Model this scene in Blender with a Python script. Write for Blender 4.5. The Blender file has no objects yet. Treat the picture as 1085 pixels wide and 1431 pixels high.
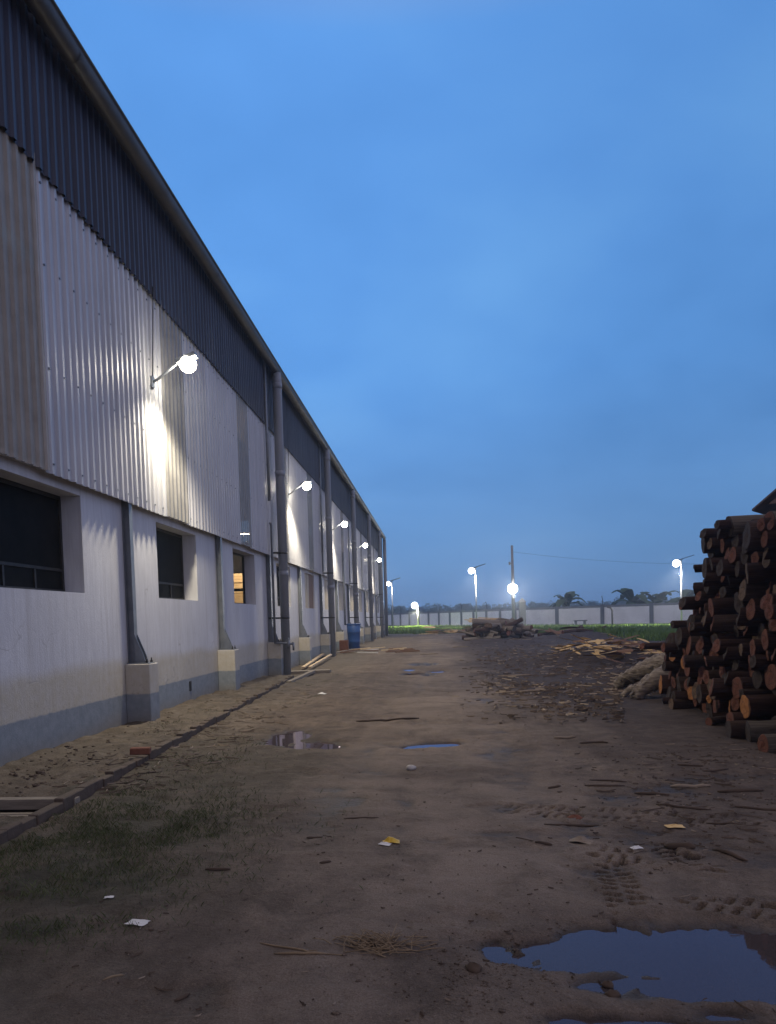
import bpy, math, random
import numpy as np
from mathutils import Vector, Matrix
random.seed(11)
R = random.Random(5)
C = bpy.context.scene.collection
scene = bpy.context.scene
PI = math.pi
rad = math.radians

# ------------------------------------------------------------------ camera
F, CX, VPX, VPY, PY, NX = 1050.0, 542.5, 608.0, 862.0, 919.0, 1100.0
H = 1.6
d = Vector(((VPX-CX)/F, -(VPY-PY)/F, -1)).normalized()
n0 = Vector(((NX-CX)/F, -20.0, -1))
n = (n0 - d*n0.dot(d)).normalized()
zc = -n
xc = d.cross(zc).normalized()
W2C = Matrix((xc, d, zc)).transposed()
C2W = W2C.transposed()
cam_d = bpy.data.cameras.new('camera')
cam = bpy.data.objects.new('camera', cam_d)
C.objects.link(cam)
cam.matrix_world = Matrix.Translation((0, 0, H)) @ C2W.to_4x4()
cam_d.sensor_fit = 'VERTICAL'
cam_d.sensor_height = 36
cam_d.lens = F/1431*36
cam_d.shift_y = (PY-715.5)/1431
cam_d.clip_start = .05
cam_d.clip_end = 5000
scene.camera = cam

def ray(px, py):
    return C2W @ Vector(((px-CX)/F, -(py-PY)/F, -1))
def ground_at(px, py, z=0.0):
    r = ray(px, py)
    t = (z-H)/r.z
    return Vector((r.x*t, r.y*t, z))
def at_depth(px, py, Y):
    r = ray(px, py)
    t = Y/r.y
    return Vector((r.x*t, Y, H+r.z*t))

# ------------------------------------------------------------------ noise for terrain
def vnoise(x, y, seed=0):
    xi = np.floor(x).astype(np.int64); yi = np.floor(y).astype(np.int64)
    xf = x-xi; yf = y-yi
    u = xf*xf*(3-2*xf); v = yf*yf*(3-2*yf)
    def h(a, b):
        k = (a*374761393 + b*668265263 + seed*1442695041) & 0x7fffffff
        k = ((k ^ (k >> 13))*1274126177) & 0x7fffffff
        k = k ^ (k >> 16)
        return (k & 0xffff)/65535.0
    return (h(xi, yi)*(1-u)+h(xi+1, yi)*u)*(1-v)+(h(xi, yi+1)*(1-u)+h(xi+1, yi+1)*u)*v
def fbm(x, y, seed=0, o=4):
    s = 0; a = .5; f = 1.0
    for i in range(o):
        s = s + a*(vnoise(x*f, y*f, seed+i*17)-.5)*2
        a *= .5; f *= 2.03
    return s
def sstep(a, b, x):
    t = np.clip((x-a)/(b-a), 0, 1)
    return t*t*(3-2*t)

# ------------------------------------------------------------------ materials
def newmat(name):
    m = bpy.data.materials.new(name); m.use_nodes = True
    nt = m.node_tree
    return m, nt, nt.nodes['Principled BSDF']
def N(nt, typ, **kw):
    x = nt.nodes.new(typ)
    for k, v in kw.items(): setattr(x, k, v)
    return x
def noise_node(nt, scale, detail=4, rough=.6, vec=None, dist=0):
    x = N(nt, 'ShaderNodeTexNoise')
    x.inputs['Scale'].default_value = scale; x.inputs['Detail'].default_value = detail
    x.inputs['Roughness'].default_value = rough; x.inputs['Distortion'].default_value = dist
    if vec is not None: nt.links.new(vec, x.inputs['Vector'])
    return x.outputs['Fac']
def ramp(nt, fac, stops):
    r = N(nt, 'ShaderNodeValToRGB')
    els = r.color_ramp.elements
    while len(els) < len(stops): els.new(.5)
    for e, (p, c) in zip(els, stops):
        e.position = p
        e.color = (c, c, c, 1) if isinstance(c, (int, float)) else (*c, 1)
    nt.links.new(fac, r.inputs['Fac'])
    return r.outputs['Color']
def mix(nt, fac, a, b, mode='MIX'):
    x = N(nt, 'ShaderNodeMix', data_type='RGBA', blend_type=mode)
    for s, v in ((x.inputs[0], fac), (x.inputs[6], a), (x.inputs[7], b)):
        if isinstance(v, (int, float)): s.default_value = v
        elif isinstance(v, tuple): s.default_value = (*v, 1)
        else: nt.links.new(v, s)
    return x.outputs[2]
def maprange(nt, v, a, b, c=0, e=1, smooth=True):
    x = N(nt, 'ShaderNodeMapRange')
    if smooth: x.interpolation_type = 'SMOOTHSTEP'
    nt.links.new(v, x.inputs[0])
    for i, q in ((1, a), (2, b), (3, c), (4, e)): x.inputs[i].default_value = q
    return x.outputs[0]
def math_node(nt, op, a, b=0.0):
    x = N(nt, 'ShaderNodeMath', operation=op)
    for i, v in ((0, a), (1, b)):
        if isinstance(v, (int, float)): x.inputs[i].default_value = v
        else: nt.links.new(v, x.inputs[i])
    return x.outputs[0]
def bump(nt, p, h, strength=.4, dist=.02):
    b = N(nt, 'ShaderNodeBump')
    b.inputs['Strength'].default_value = strength; b.inputs['Distance'].default_value = dist
    nt.links.new(h, b.inputs['Height']); nt.links.new(b.outputs['Normal'], p.inputs['Normal'])
def obj_vec(nt, scale=None):
    t = N(nt, 'ShaderNodeTexCoord').outputs['Object']
    if scale:
        mp = N(nt, 'ShaderNodeMapping'); nt.links.new(t, mp.inputs['Vector'])
        mp.inputs['Scale'].default_value = scale
        return mp.outputs['Vector']
    return t
def pos_xyz(nt):
    g = N(nt, 'ShaderNodeNewGeometry')
    s = N(nt, 'ShaderNodeSeparateXYZ')
    nt.links.new(g.outputs['Position'], s.inputs[0])
    return s.outputs, g.outputs['Position']

def speckled(name, c1, c2, scale=6, rough=.7, metal=0.0, bstr=.2, bdist=.01, vec_scale=None, detail=5, spec=.4):
    m, nt, p = newmat(name)
    v = obj_vec(nt, vec_scale)
    f = noise_node(nt, scale, detail, .65, v)
    nt.links.new(ramp(nt, f, [(.3, c1), (.7, c2)]), p.inputs['Base Color'])
    p.inputs['Roughness'].default_value = rough; p.inputs['Metallic'].default_value = metal
    p.inputs['Specular IOR Level'].default_value = spec
    if bstr: bump(nt, p, f, bstr, bdist)
    return m

M = {}
# plaster wall with painted plinth, tan band above it and mud spots
def plaster():
    m, nt, p = newmat('painted_plaster')
    xyz, P = pos_xyz(nt)
    mp = N(nt, 'ShaderNodeMapping'); nt.links.new(P, mp.inputs['Vector']); mp.inputs['Scale'].default_value = (1, 1, .25)
    n1 = noise_node(nt, 1.3, 5, .6, mp.outputs['Vector'])
    n2 = noise_node(nt, 7, 5, .7, P)
    n3 = noise_node(nt, .9, 4, .6, P)
    base = ramp(nt, n1, [(.3, (.51, .515, .54)), (.7, (.63, .64, .665))])
    streakmap = N(nt, 'ShaderNodeMapping'); nt.links.new(P, streakmap.inputs['Vector']); streakmap.inputs['Scale'].default_value = (5, 5, .16)
    st = noise_node(nt, 1.6, 4, .6, streakmap.outputs['Vector'])
    base = mix(nt, ramp(nt, st, [(.54, 0.0), (.74, .42)]), base, (.33, .31, .29))
    brush = N(nt, 'ShaderNodeMapping'); nt.links.new(P, brush.inputs['Vector']); brush.inputs['Scale'].default_value = (16, 16, 1.6)
    br = noise_node(nt, 1.2, 4, .65, brush.outputs['Vector'])
    base = mix(nt, ramp(nt, br, [(.42, .30), (.62, 0.0)]), base, (.40, .40, .42))
    pat = noise_node(nt, .45, 3, .5, P)
    base = mix(nt, ramp(nt, pat, [(.60, 0.0), (.615, .22)]), base, (.70, .71, .73))
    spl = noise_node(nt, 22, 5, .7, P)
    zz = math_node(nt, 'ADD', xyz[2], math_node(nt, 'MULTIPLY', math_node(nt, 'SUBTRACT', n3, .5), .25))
    tan_band = maprange(nt, zz, 1.14, .92)
    tan_band = math_node(nt, 'MULTIPLY', tan_band, ramp(nt, n2, [(.3, .42), (.7, .72)]))
    c = mix(nt, tan_band, base, (.40, .345, .215))
    pl = maprange(nt, math_node(nt, 'ADD', xyz[2], math_node(nt, 'MULTIPLY', math_node(nt, 'SUBTRACT', n2, .5), .05)), .535, .505)
    grey = ramp(nt, n2, [(.3, (.165, .195, .22)), (.7, (.25, .28, .31))])
    c = mix(nt, math_node(nt, 'MULTIPLY', ramp(nt, spl, [(.56, 0.0), (.66, .75)]), maprange(nt, xyz[2], 1.0, .25)), c, (.22, .17, .12))
    crk = N(nt, 'ShaderNodeTexVoronoi', feature='DISTANCE_TO_EDGE'); crk.inputs['Scale'].default_value = .55
    wv = N(nt, 'ShaderNodeVectorMath', operation='ADD'); nt.links.new(P, wv.inputs[0])
    nzc = N(nt, 'ShaderNodeTexNoise'); nzc.inputs['Scale'].default_value = 2.2; nt.links.new(P, nzc.inputs['Vector']); nt.links.new(nzc.outputs['Color'], wv.inputs[1]); nt.links.new(wv.outputs[0], crk.inputs['Vector'])
    c = mix(nt, math_node(nt, 'MULTIPLY', maprange(nt, crk.outputs['Distance'], .006, .0), ramp(nt, pat, [(.45, 0.0), (.6, .6)])), c, (.24, .23, .22))
    mud = maprange(nt, zz, .34, .0)
    grey = mix(nt, math_node(nt, 'MULTIPLY', mud, .6), grey, (.20, .165, .12))
    c = mix(nt, pl, c, grey)
    nt.links.new(c, p.inputs['Base Color'])
    p.inputs['Roughness'].default_value = .75
    fine = noise_node(nt, 45, 4, .7, P)
    bump(nt, p, math_node(nt, 'ADD', math_node(nt, 'ADD', fine, n2), br), .35, .008)
    return m
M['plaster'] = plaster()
def sheet(name, c1, c2, rough, metal):
    m, nt, p = newmat(name)
    xyz, P = pos_xyz(nt)
    mp = N(nt, 'ShaderNodeMapping'); nt.links.new(P, mp.inputs['Vector']); mp.inputs['Scale'].default_value = (1, 2.2, .12)
    n1 = noise_node(nt, 1.5, 5, .65, mp.outputs['Vector'])
    n2 = noise_node(nt, 30, 3, .6, P)
    c = ramp(nt, n1, [(.3, c1), (.72, c2)])
    run = N(nt, 'ShaderNodeMapping'); nt.links.new(P, run.inputs['Vector']); run.inputs['Scale'].default_value = (1, 6, .10)
    rn = noise_node(nt, 1.3, 5, .7, run.outputs['Vector'])
    c = mix(nt, ramp(nt, rn, [(.56, 0.0), (.74, .55)]), c, tuple(q*.45+.02 for q in c1))
    blot = noise_node(nt, .7, 4, .6, P)
    c = mix(nt, ramp(nt, blot, [(.5, 0.0), (.75, .3)]), c, tuple(q*.7 for q in c1))
    nt.links.new(c, p.inputs['Base Color'])
    p.inputs['Metallic'].default_value = metal
    nt.links.new(ramp(nt, n1, [(.25, rough+.1), (.75, rough-.06)]), p.inputs['Roughness'])
    bump(nt, p, n1, .12, .01)
    return m
M['white_sheet'] = sheet('white_sheet_metal', (.40, .405, .43), (.52, .525, .55), .42, .12)
M['navy_sheet'] = sheet('navy_sheet_metal', (.018, .023, .046), (.033, .040, .073), .5, .0)
M['brown_sheet'] = sheet('brown_sheet_metal', (.10, .07, .05), (.17, .12, .085), .6, .0)
def translucent(name, c1, c2, see):
    m, nt, p = newmat(name)
    xyz, P = pos_xyz(nt)
    n1 = noise_node(nt, 3, 4, .6, P)
    nt.links.new(ramp(nt, n1, [(.3, c1), (.7, c2)]), p.inputs['Base Color'])
    p.inputs['Roughness'].default_value = .22
    tr = N(nt, 'ShaderNodeBsdfTransparent'); tr.inputs[0].default_value = (.75, .7, .62, 1)
    ms = N(nt, 'ShaderNodeMixShader'); ms.inputs[0].default_value = see
    out = nt.nodes['Material Output']
    nt.links.new(p.outputs[0], ms.inputs[1]); nt.links.new(tr.outputs[0], ms.inputs[2])
    nt.links.new(ms.outputs[0], out.inputs['Surface'])
    return m
M['translucent'] = translucent('translucent_sheet', (.24, .235, .23), (.33, .325, .315), .28)
M['translucent_cream'] = translucent('cream_translucent_sheet', (.46, .40, .32), (.58, .52, .43), .46)
M['steel'] = speckled('grey_painted_steel', (.15, .17, .20), (.23, .25, .28), 5, .42, .45, .05)
M['dark_steel'] = speckled('dark_steel', (.03, .03, .033), (.06, .058, .055), 9, .5, .5, .1)
M['teal_steel'] = speckled('teal_steel', (.03, .16, .20), (.05, .22, .26), 6, .5, .2, .05)
M['galv'] = speckled('galvanised_steel', (.34, .35, .37), (.48, .49, .5), 12, .4, .6, .05)
M['pvc'] = speckled('grey_pvc', (.21, .23, .265), (.27, .29, .33), 2.5, .45, 0, .05, .01, (1, 1, .3))
M['gutter'] = speckled('gutter_metal', (.055, .05, .047), (.09, .083, .078), 3, .5, .2, .05, .01)
M['concrete'] = speckled('concrete', (.26, .25, .235), (.38, .365, .345), 8, .85, 0, .3, .01)
M['inner'] = speckled('interior_concrete', (.16, .15, .14), (.22, .21, .2), 3, .9, 0, .1)
M['black'] = speckled('dark_rubber', (.012, .012, .013), (.025, .024, .024), 9, .6, 0, .1)
M['glass'], _nt, _p = newmat('dark_interior_pane')  # near-black panes stand in for the unlit interior behind
_f = noise_node(_nt, 3, 4, .6, obj_vec(_nt))
_nt.links.new(ramp(_nt, _f, [(.3, (.006, .007, .008)), (.8, (.016, .017, .018))]), _p.inputs['Base Color'])
_p.inputs['Roughness'].default_value = .55
_p.inputs['Specular IOR Level'].default_value = .05
M['board'] = speckled('beige_board', (.42, .37, .28), (.58, .52, .41), 3, .8, 0, .15, .01, (1, 3, .4))
M['board_brown'] = speckled('brown_board', (.20, .13, .095), (.30, .21, .16), 3, .8, 0, .15, .01, (1, 3, .4))
M['ply'] = speckled('pale_plywood', (.52, .40, .24), (.66, .52, .34), 4, .75, 0, .1)
M['blue_plastic'] = speckled('blue_plastic', (.012, .045, .16), (.02, .07, .22), 3, .42, 0, .05)
def brick():
    m, nt, p = newmat('kerb_brick')
    xyz, P = pos_xyz(nt)
    n1 = noise_node(nt, 9, 5, .65, P); n2 = noise_node(nt, 1.1, 3, .6, P)
    c = ramp(nt, n1, [(.3, (.05, .035, .026)), (.7, (.12, .083, .06))])
    c = mix(nt, ramp(nt, n2, [(.35, .1), (.65, .8)]), c, (.105, .083, .06))
    nt.links.new(c, p.inputs['Base Color'])
    p.inputs['Roughness'].default_value = .9
    bump(nt, p, n1, .6, .02)
    return m
M['brick'] = brick()
M['red_brick'] = speckled('red_brick', (.13, .05, .03), (.22, .09, .055), 14, .9, 0, .4)
M['paper'] = speckled('white_paper', (.62, .61, .58), (.75, .74, .7), 8, .8, 0, .1)
M['yellow_wrap'] = speckled('yellow_wrapper', (.55, .34, .02), (.7, .46, .05), 8, .5, 0, .2)
M['stone'] = speckled('pale_stone', (.4, .38, .34), (.6, .57, .52), 10, .85, 0, .4)

def bark(name, c1, c2, c3):
    m, nt, p = newmat(name)
    v = obj_vec(nt, (1.2, 7, 7))
    oi = N(nt, 'ShaderNodeObjectInfo')
    off = N(nt, 'ShaderNodeVectorMath', operation='ADD'); nt.links.new(v, off.inputs[0])
    sc = math_node(nt, 'MULTIPLY', oi.outputs['Random'], 40.0); nt.links.new(sc, off.inputs[1])
    f = noise_node(nt, 3, 6, .7, off.outputs[0], .4)
    g = noise_node(nt, .6, 4, .6, off.outputs[0])
    c = ramp(nt, f, [(.3, c1), (.68, c2)])
    c = mix(nt, ramp(nt, g, [(.5, 0.0), (.72, .7)]), c, c3)
    nt.links.new(c, p.inputs['Base Color'])
    p.inputs['Roughness'].default_value = .92; p.inputs['Specular IOR Level'].default_value = .2
    bump(nt, p, f, 1.0, .06)
    return m
M['bark_dark'] = bark('dark_bark', (.026, .013, .010), (.115, .057, .041), (.155, .08, .058))
M['bark_brown'] = bark('brown_bark', (.045, .026, .02), (.14, .085, .062), (.19, .125, .09))
M['trunk_bark'] = speckled('ridged_trunk_bark', (.07, .052, .038), (.36, .30, .235), 5, .9, 0, .9, .05, (1.0, 1.6, 5), 7)
M['bark_floodlit'] = bark('floodlit_pale_bark', (.16, .13, .105), (.38, .33, .275), (.48, .43, .36))  # pale bark lightened to carry the floodlight on the jumbled heap
M['bark_pale'] = bark('pale_bark', (.09, .07, .052), (.27, .225, .17), (.42, .36, .29))
def cut_end(name, c1, c2, rim):
    m, nt, p = newmat(name)
    tc = N(nt, 'ShaderNodeTexCoord').outputs['Object']
    sp = N(nt, 'ShaderNodeSeparateXYZ'); nt.links.new(tc, sp.inputs[0])
    r = math_node(nt, 'SQRT', math_node(nt, 'ADD', math_node(nt, 'MULTIPLY', sp.outputs[1], sp.outputs[1]), math_node(nt, 'MULTIPLY', sp.outputs[2], sp.outputs[2])))
    nz = noise_node(nt, 3.5, 4, .6, tc)
    rr = math_node(nt, 'ADD', r, math_node(nt, 'MULTIPLY', nz, .35))
    ring = math_node(nt, 'SINE', math_node(nt, 'MULTIPLY', rr, 42.0))
    c = mix(nt, maprange(nt, ring, -1, 1), c1, c2)
    c = mix(nt, maprange(nt, math_node(nt, 'ADD', r, math_node(nt, 'MULTIPLY', nz, .25)), .98+.14, 1.30), c, rim)
    stain = noise_node(nt, 1.4, 5, .65, tc)
    c = mix(nt, ramp(nt, stain, [(.45, 0.0), (.75, .5)]), c, rim)
    ck = N(nt, 'ShaderNodeTexVoronoi', feature='DISTANCE_TO_EDGE'); ck.inputs['Scale'].default_value = 1.1; nt.links.new(tc, ck.inputs['Vector'])
    c = mix(nt, maprange(nt, ck.outputs['Distance'], .035, .0), c, tuple(q*.4 for q in rim))
    nt.links.new(c, p.inputs['Base Color'])
    p.inputs['Roughness'].default_value = .85
    bump(nt, p, math_node(nt, 'ADD', rr, nz), .3, .01)
    return m
M['end_orange'] = cut_end('orange_cut_wood', (.34, .13, .035), (.42, .18, .055), (.13, .05, .02))
M['end_red'] = cut_end('reddish_cut_wood', (.12, .040, .024), (.17, .060, .036), (.04, .019, .013))
M['end_tan'] = cut_end('tan_cut_wood', (.11, .066, .04), (.15, .095, .058), (.035, .023, .017))
M['end_grey'] = cut_end('weathered_cut_wood', (.034, .022, .018), (.055, .036, .029), (.014, .010, .009))
M['slab_yellow'] = speckled('fresh_sawn_slab', (.58, .37, .13), (.74, .53, .24), 3, .75, 0, .2, .01, (1, 6, 6))
M['slab_brown'] = speckled('barky_slab', (.14, .07, .04), (.26, .15, .085), 4, .85, 0, .3, .02, (1, 6, 6))
M['plank_grey'] = speckled('weathered_plank', (.17, .145, .115), (.30, .26, .205), 4, .85, 0, .2, .01, (1, 8, 8))
M['chip'] = speckled('bark_chips', (.035, .024, .017), (.13, .09, .06), 1.2, .9, 0, 0)
M['chip_pale'] = speckled('pale_wood_chips', (.16, .125, .09), (.34, .27, .19), 1.2, .85, 0, 0)
M['straw'] = speckled('dry_straw', (.17, .12, .07), (.30, .22, .13), 6, .85, 0, 0)
M['pole_concrete'] = speckled('pole_concrete', (.17, .17, .175), (.26, .26, .26), 5, .85, 0, .2)
M['solar'] = speckled('solar_panel', (.008, .012, .03), (.02, .026, .05), 20, .25, 0, 0)
def leafmat(name, c1, c2, sc=1.5):
    m, nt, p = newmat(name)
    xyz, P = pos_xyz(nt)
    f = noise_node(nt, sc, 4, .6, P)
    nt.links.new(ramp(nt, f, [(.3, c1), (.7, c2)]), p.inputs['Base Color'])
    p.inputs['Roughness'].default_value = .7; p.inputs['Specular IOR Level'].default_value = .25
    return m
M['grass_near'] = leafmat('dull_grass', (.058, .075, .028), (.135, .15, .065), 9.0)
M['grass_far'] = leafmat('lawn_grass', (.06, .12, .016), (.13, .21, .03), .3)
M['banana_leaf'] = leafmat('banana_leaf', (.02, .045, .015), (.045, .08, .025), .8)
M['tree_leaf'] = leafmat('far_leaf', (.018, .032, .014), (.05, .07, .026), .12)
M['banana_stem'] = speckled('banana_stem', (.06, .06, .03), (.12, .11, .06), 4, .8, 0, .1)
M['wall_white'] = speckled('white_boundary_paint', (.68, .68, .68), (.82, .82, .82), .8, .8, 0, .05, .01)
M['wall_dark'] = speckled('slate_boundary_paint', (.085, .095, .115), (.13, .14, .165), 1, .8, 0, .05, .01)
M['wall_cap'] = speckled('grey_coping', (.13, .14, .16), (.2, .205, .22), 1, .85, 0, .05, .01)
def emit(name, col, s):
    m = bpy.data.materials.new(name); m.use_nodes = True
    nt = m.node_tree; nt.nodes.clear()
    o = N(nt, 'ShaderNodeOutputMaterial'); e = N(nt, 'ShaderNodeEmission')
    e.inputs[0].default_value = (*col, 1); e.inputs[1].default_value = s
    nt.links.new(e.outputs[0], o.inputs['Surface'])
    return m
M['lamp'] = emit('lit_lamp_lens', (1, .90, .70), 75)
M['lamp_cool'] = emit('lit_flood_lens', (1, .95, .86), 40)

# water
m, nt, p = newmat('puddle_water')
p.inputs['Base Color'].default_value = (.03, .022, .018, 1)
nt.nodes.remove(p)
gls = N(nt, 'ShaderNodeBsdfGlossy'); gls.inputs['Color'].default_value = (.90, .80, .93, 1); gls.inputs['Roughness'].default_value = .02
trn = N(nt, 'ShaderNodeBsdfTransparent'); trn.inputs['Color'].default_value = (.62, .50, .40, 1)
dif = N(nt, 'ShaderNodeBsdfDiffuse'); dif.inputs['Color'].default_value = (.11, .088, .085, 1)
mud_ = N(nt, 'ShaderNodeMixShader'); mud_.inputs[0].default_value = .55
nt.links.new(trn.outputs[0], mud_.inputs[1]); nt.links.new(dif.outputs[0], mud_.inputs[2])
fr = N(nt, 'ShaderNodeFresnel'); fr.inputs['IOR'].default_value = 1.40
mxs = N(nt, 'ShaderNodeMixShader'); nt.links.new(fr.outputs[0], mxs.inputs[0])
nt.links.new(mud_.outputs[0], mxs.inputs[1]); nt.links.new(gls.outputs[0], mxs.inputs[2])
nt.links.new(mxs.outputs[0], nt.nodes['Material Output'].inputs['Surface'])
xyz, P = pos_xyz(nt)
bmp = N(nt, 'ShaderNodeBump'); bmp.inputs['Strength'].default_value = .04; bmp.inputs['Distance'].default_value = .01
nt.links.new(noise_node(nt, 7, 3, .5, P), bmp.inputs['Height']); nt.links.new(bmp.outputs[0], gls.inputs['Normal'])
M['water'] = m

# ground
def ground_mat():
    m, nt, p = newmat('dirt_ground')
    xyz, P = pos_xyz(nt)
    def att(a):
        x = N(nt, 'ShaderNodeAttribute'); x.attribute_name = a
        return x.outputs['Fac']
    dark, grass, near = att('mud'), att('turf'), att('silt'); lane = att('lane')
    n1 = noise_node(nt, .55, 6, .62, P, .3)
    n2 = noise_node(nt, 4.5, 6, .68, P)
    n3 = noise_node(nt, 38, 5, .7, P)
    st = N(nt, 'ShaderNodeMapping'); nt.links.new(P, st.inputs['Vector']); st.inputs['Scale'].default_value = (2.2, .28, 1)
    n4 = noise_node(nt, 1.0, 6, .65, st.outputs['Vector'], .5)
    n5 = noise_node(nt, 1.7, 6, .7, P, .6)
    c = ramp(nt, n1, [(.30, (.125, .093, .068)), (.50, (.20, .152, .113)), (.70, (.26, .205, .155))])
    c = mix(nt, ramp(nt, n4, [(.36, .55), (.52, 0.0)]), c, (.072, .054, .039))
    c = mix(nt, ramp(nt, n5, [(.36, .65), (.50, 0.0)]), c, (.066, .049, .036))
    c = mix(nt, ramp(nt, n2, [(.35, .6), (.62, 0.0)]), c, (.082, .061, .044))
    c = mix(nt, ramp(nt, n3, [(.30, .5), (.50, 0.0)]), c, (.06, .044, .032))
    c = mix(nt, ramp(nt, n3, [(.60, 0.0), (.76, .40)]), c, (.33, .27, .20))
    n6 = noise_node(nt, 130, 3, .7, P)
    c = mix(nt, ramp(nt, n6, [(.36, .55), (.50, 0.0)]), c, (.05, .037, .028))
    c = mix(nt, ramp(nt, n6, [(.60, 0.0), (.70, .45)]), c, (.38, .32, .25))
    c = mix(nt, math_node(nt, 'MULTIPLY', lane, ramp(nt, n5, [(.3, .15), (.6, .75)])), c, ramp(nt, n6, [(.35, (.20, .155, .115)), (.65, (.33, .265, .205))]))
    # sandy silt by the wall
    c = mix(nt, math_node(nt, 'MULTIPLY', near, .7), c, ramp(nt, n2, [(.3, (.065, .054, .040)), (.55, (.125, .105, .078)), (.75, (.20, .172, .13))]))
    # churned dark mud
    c = mix(nt, math_node(nt, 'MULTIPLY', dark, .88), c, ramp(nt, n2, [(.3, (.03, .021, .018)), (.7, (.085, .062, .052))]))
    c = mix(nt, math_node(nt, 'MULTIPLY', att('verge'), .85), c, ramp(nt, n2, [(.3, (.030, .030, .019)), (.7, (.085, .078, .052))]))
    # turf
    c = mix(nt, grass, c, ramp(nt, n2, [(.3, (.026, .05, .012)), (.7, (.06, .095, .022))]))
    # damp puddle edges, and shade painted into the tyre-print pits
    damp_shade = maprange(nt, math_node(nt, 'ADD', xyz[2], math_node(nt, 'MULTIPLY', math_node(nt, 'SUBTRACT', n2, .5), .04)), .006, -.026)
    c = mix(nt, math_node(nt, 'MULTIPLY', damp_shade, .80), c, (.034, .025, .019))
    nt.links.new(c, p.inputs['Base Color'])
    rg = N(nt, 'ShaderNodeMix', data_type='FLOAT')
    nt.links.new(damp_shade, rg.inputs[0]); rg.inputs[2].default_value = .92; rg.inputs[3].default_value = .48
    nt.links.new(rg.outputs[0], p.inputs['Roughness'])
    p.inputs['Specular IOR Level'].default_value = .3
    h = math_node(nt, 'ADD', math_node(nt, 'MULTIPLY', n3, .5), n2)
    bump(nt, p, h, .9, .04)
    return m
M['ground'] = ground_mat()

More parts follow.
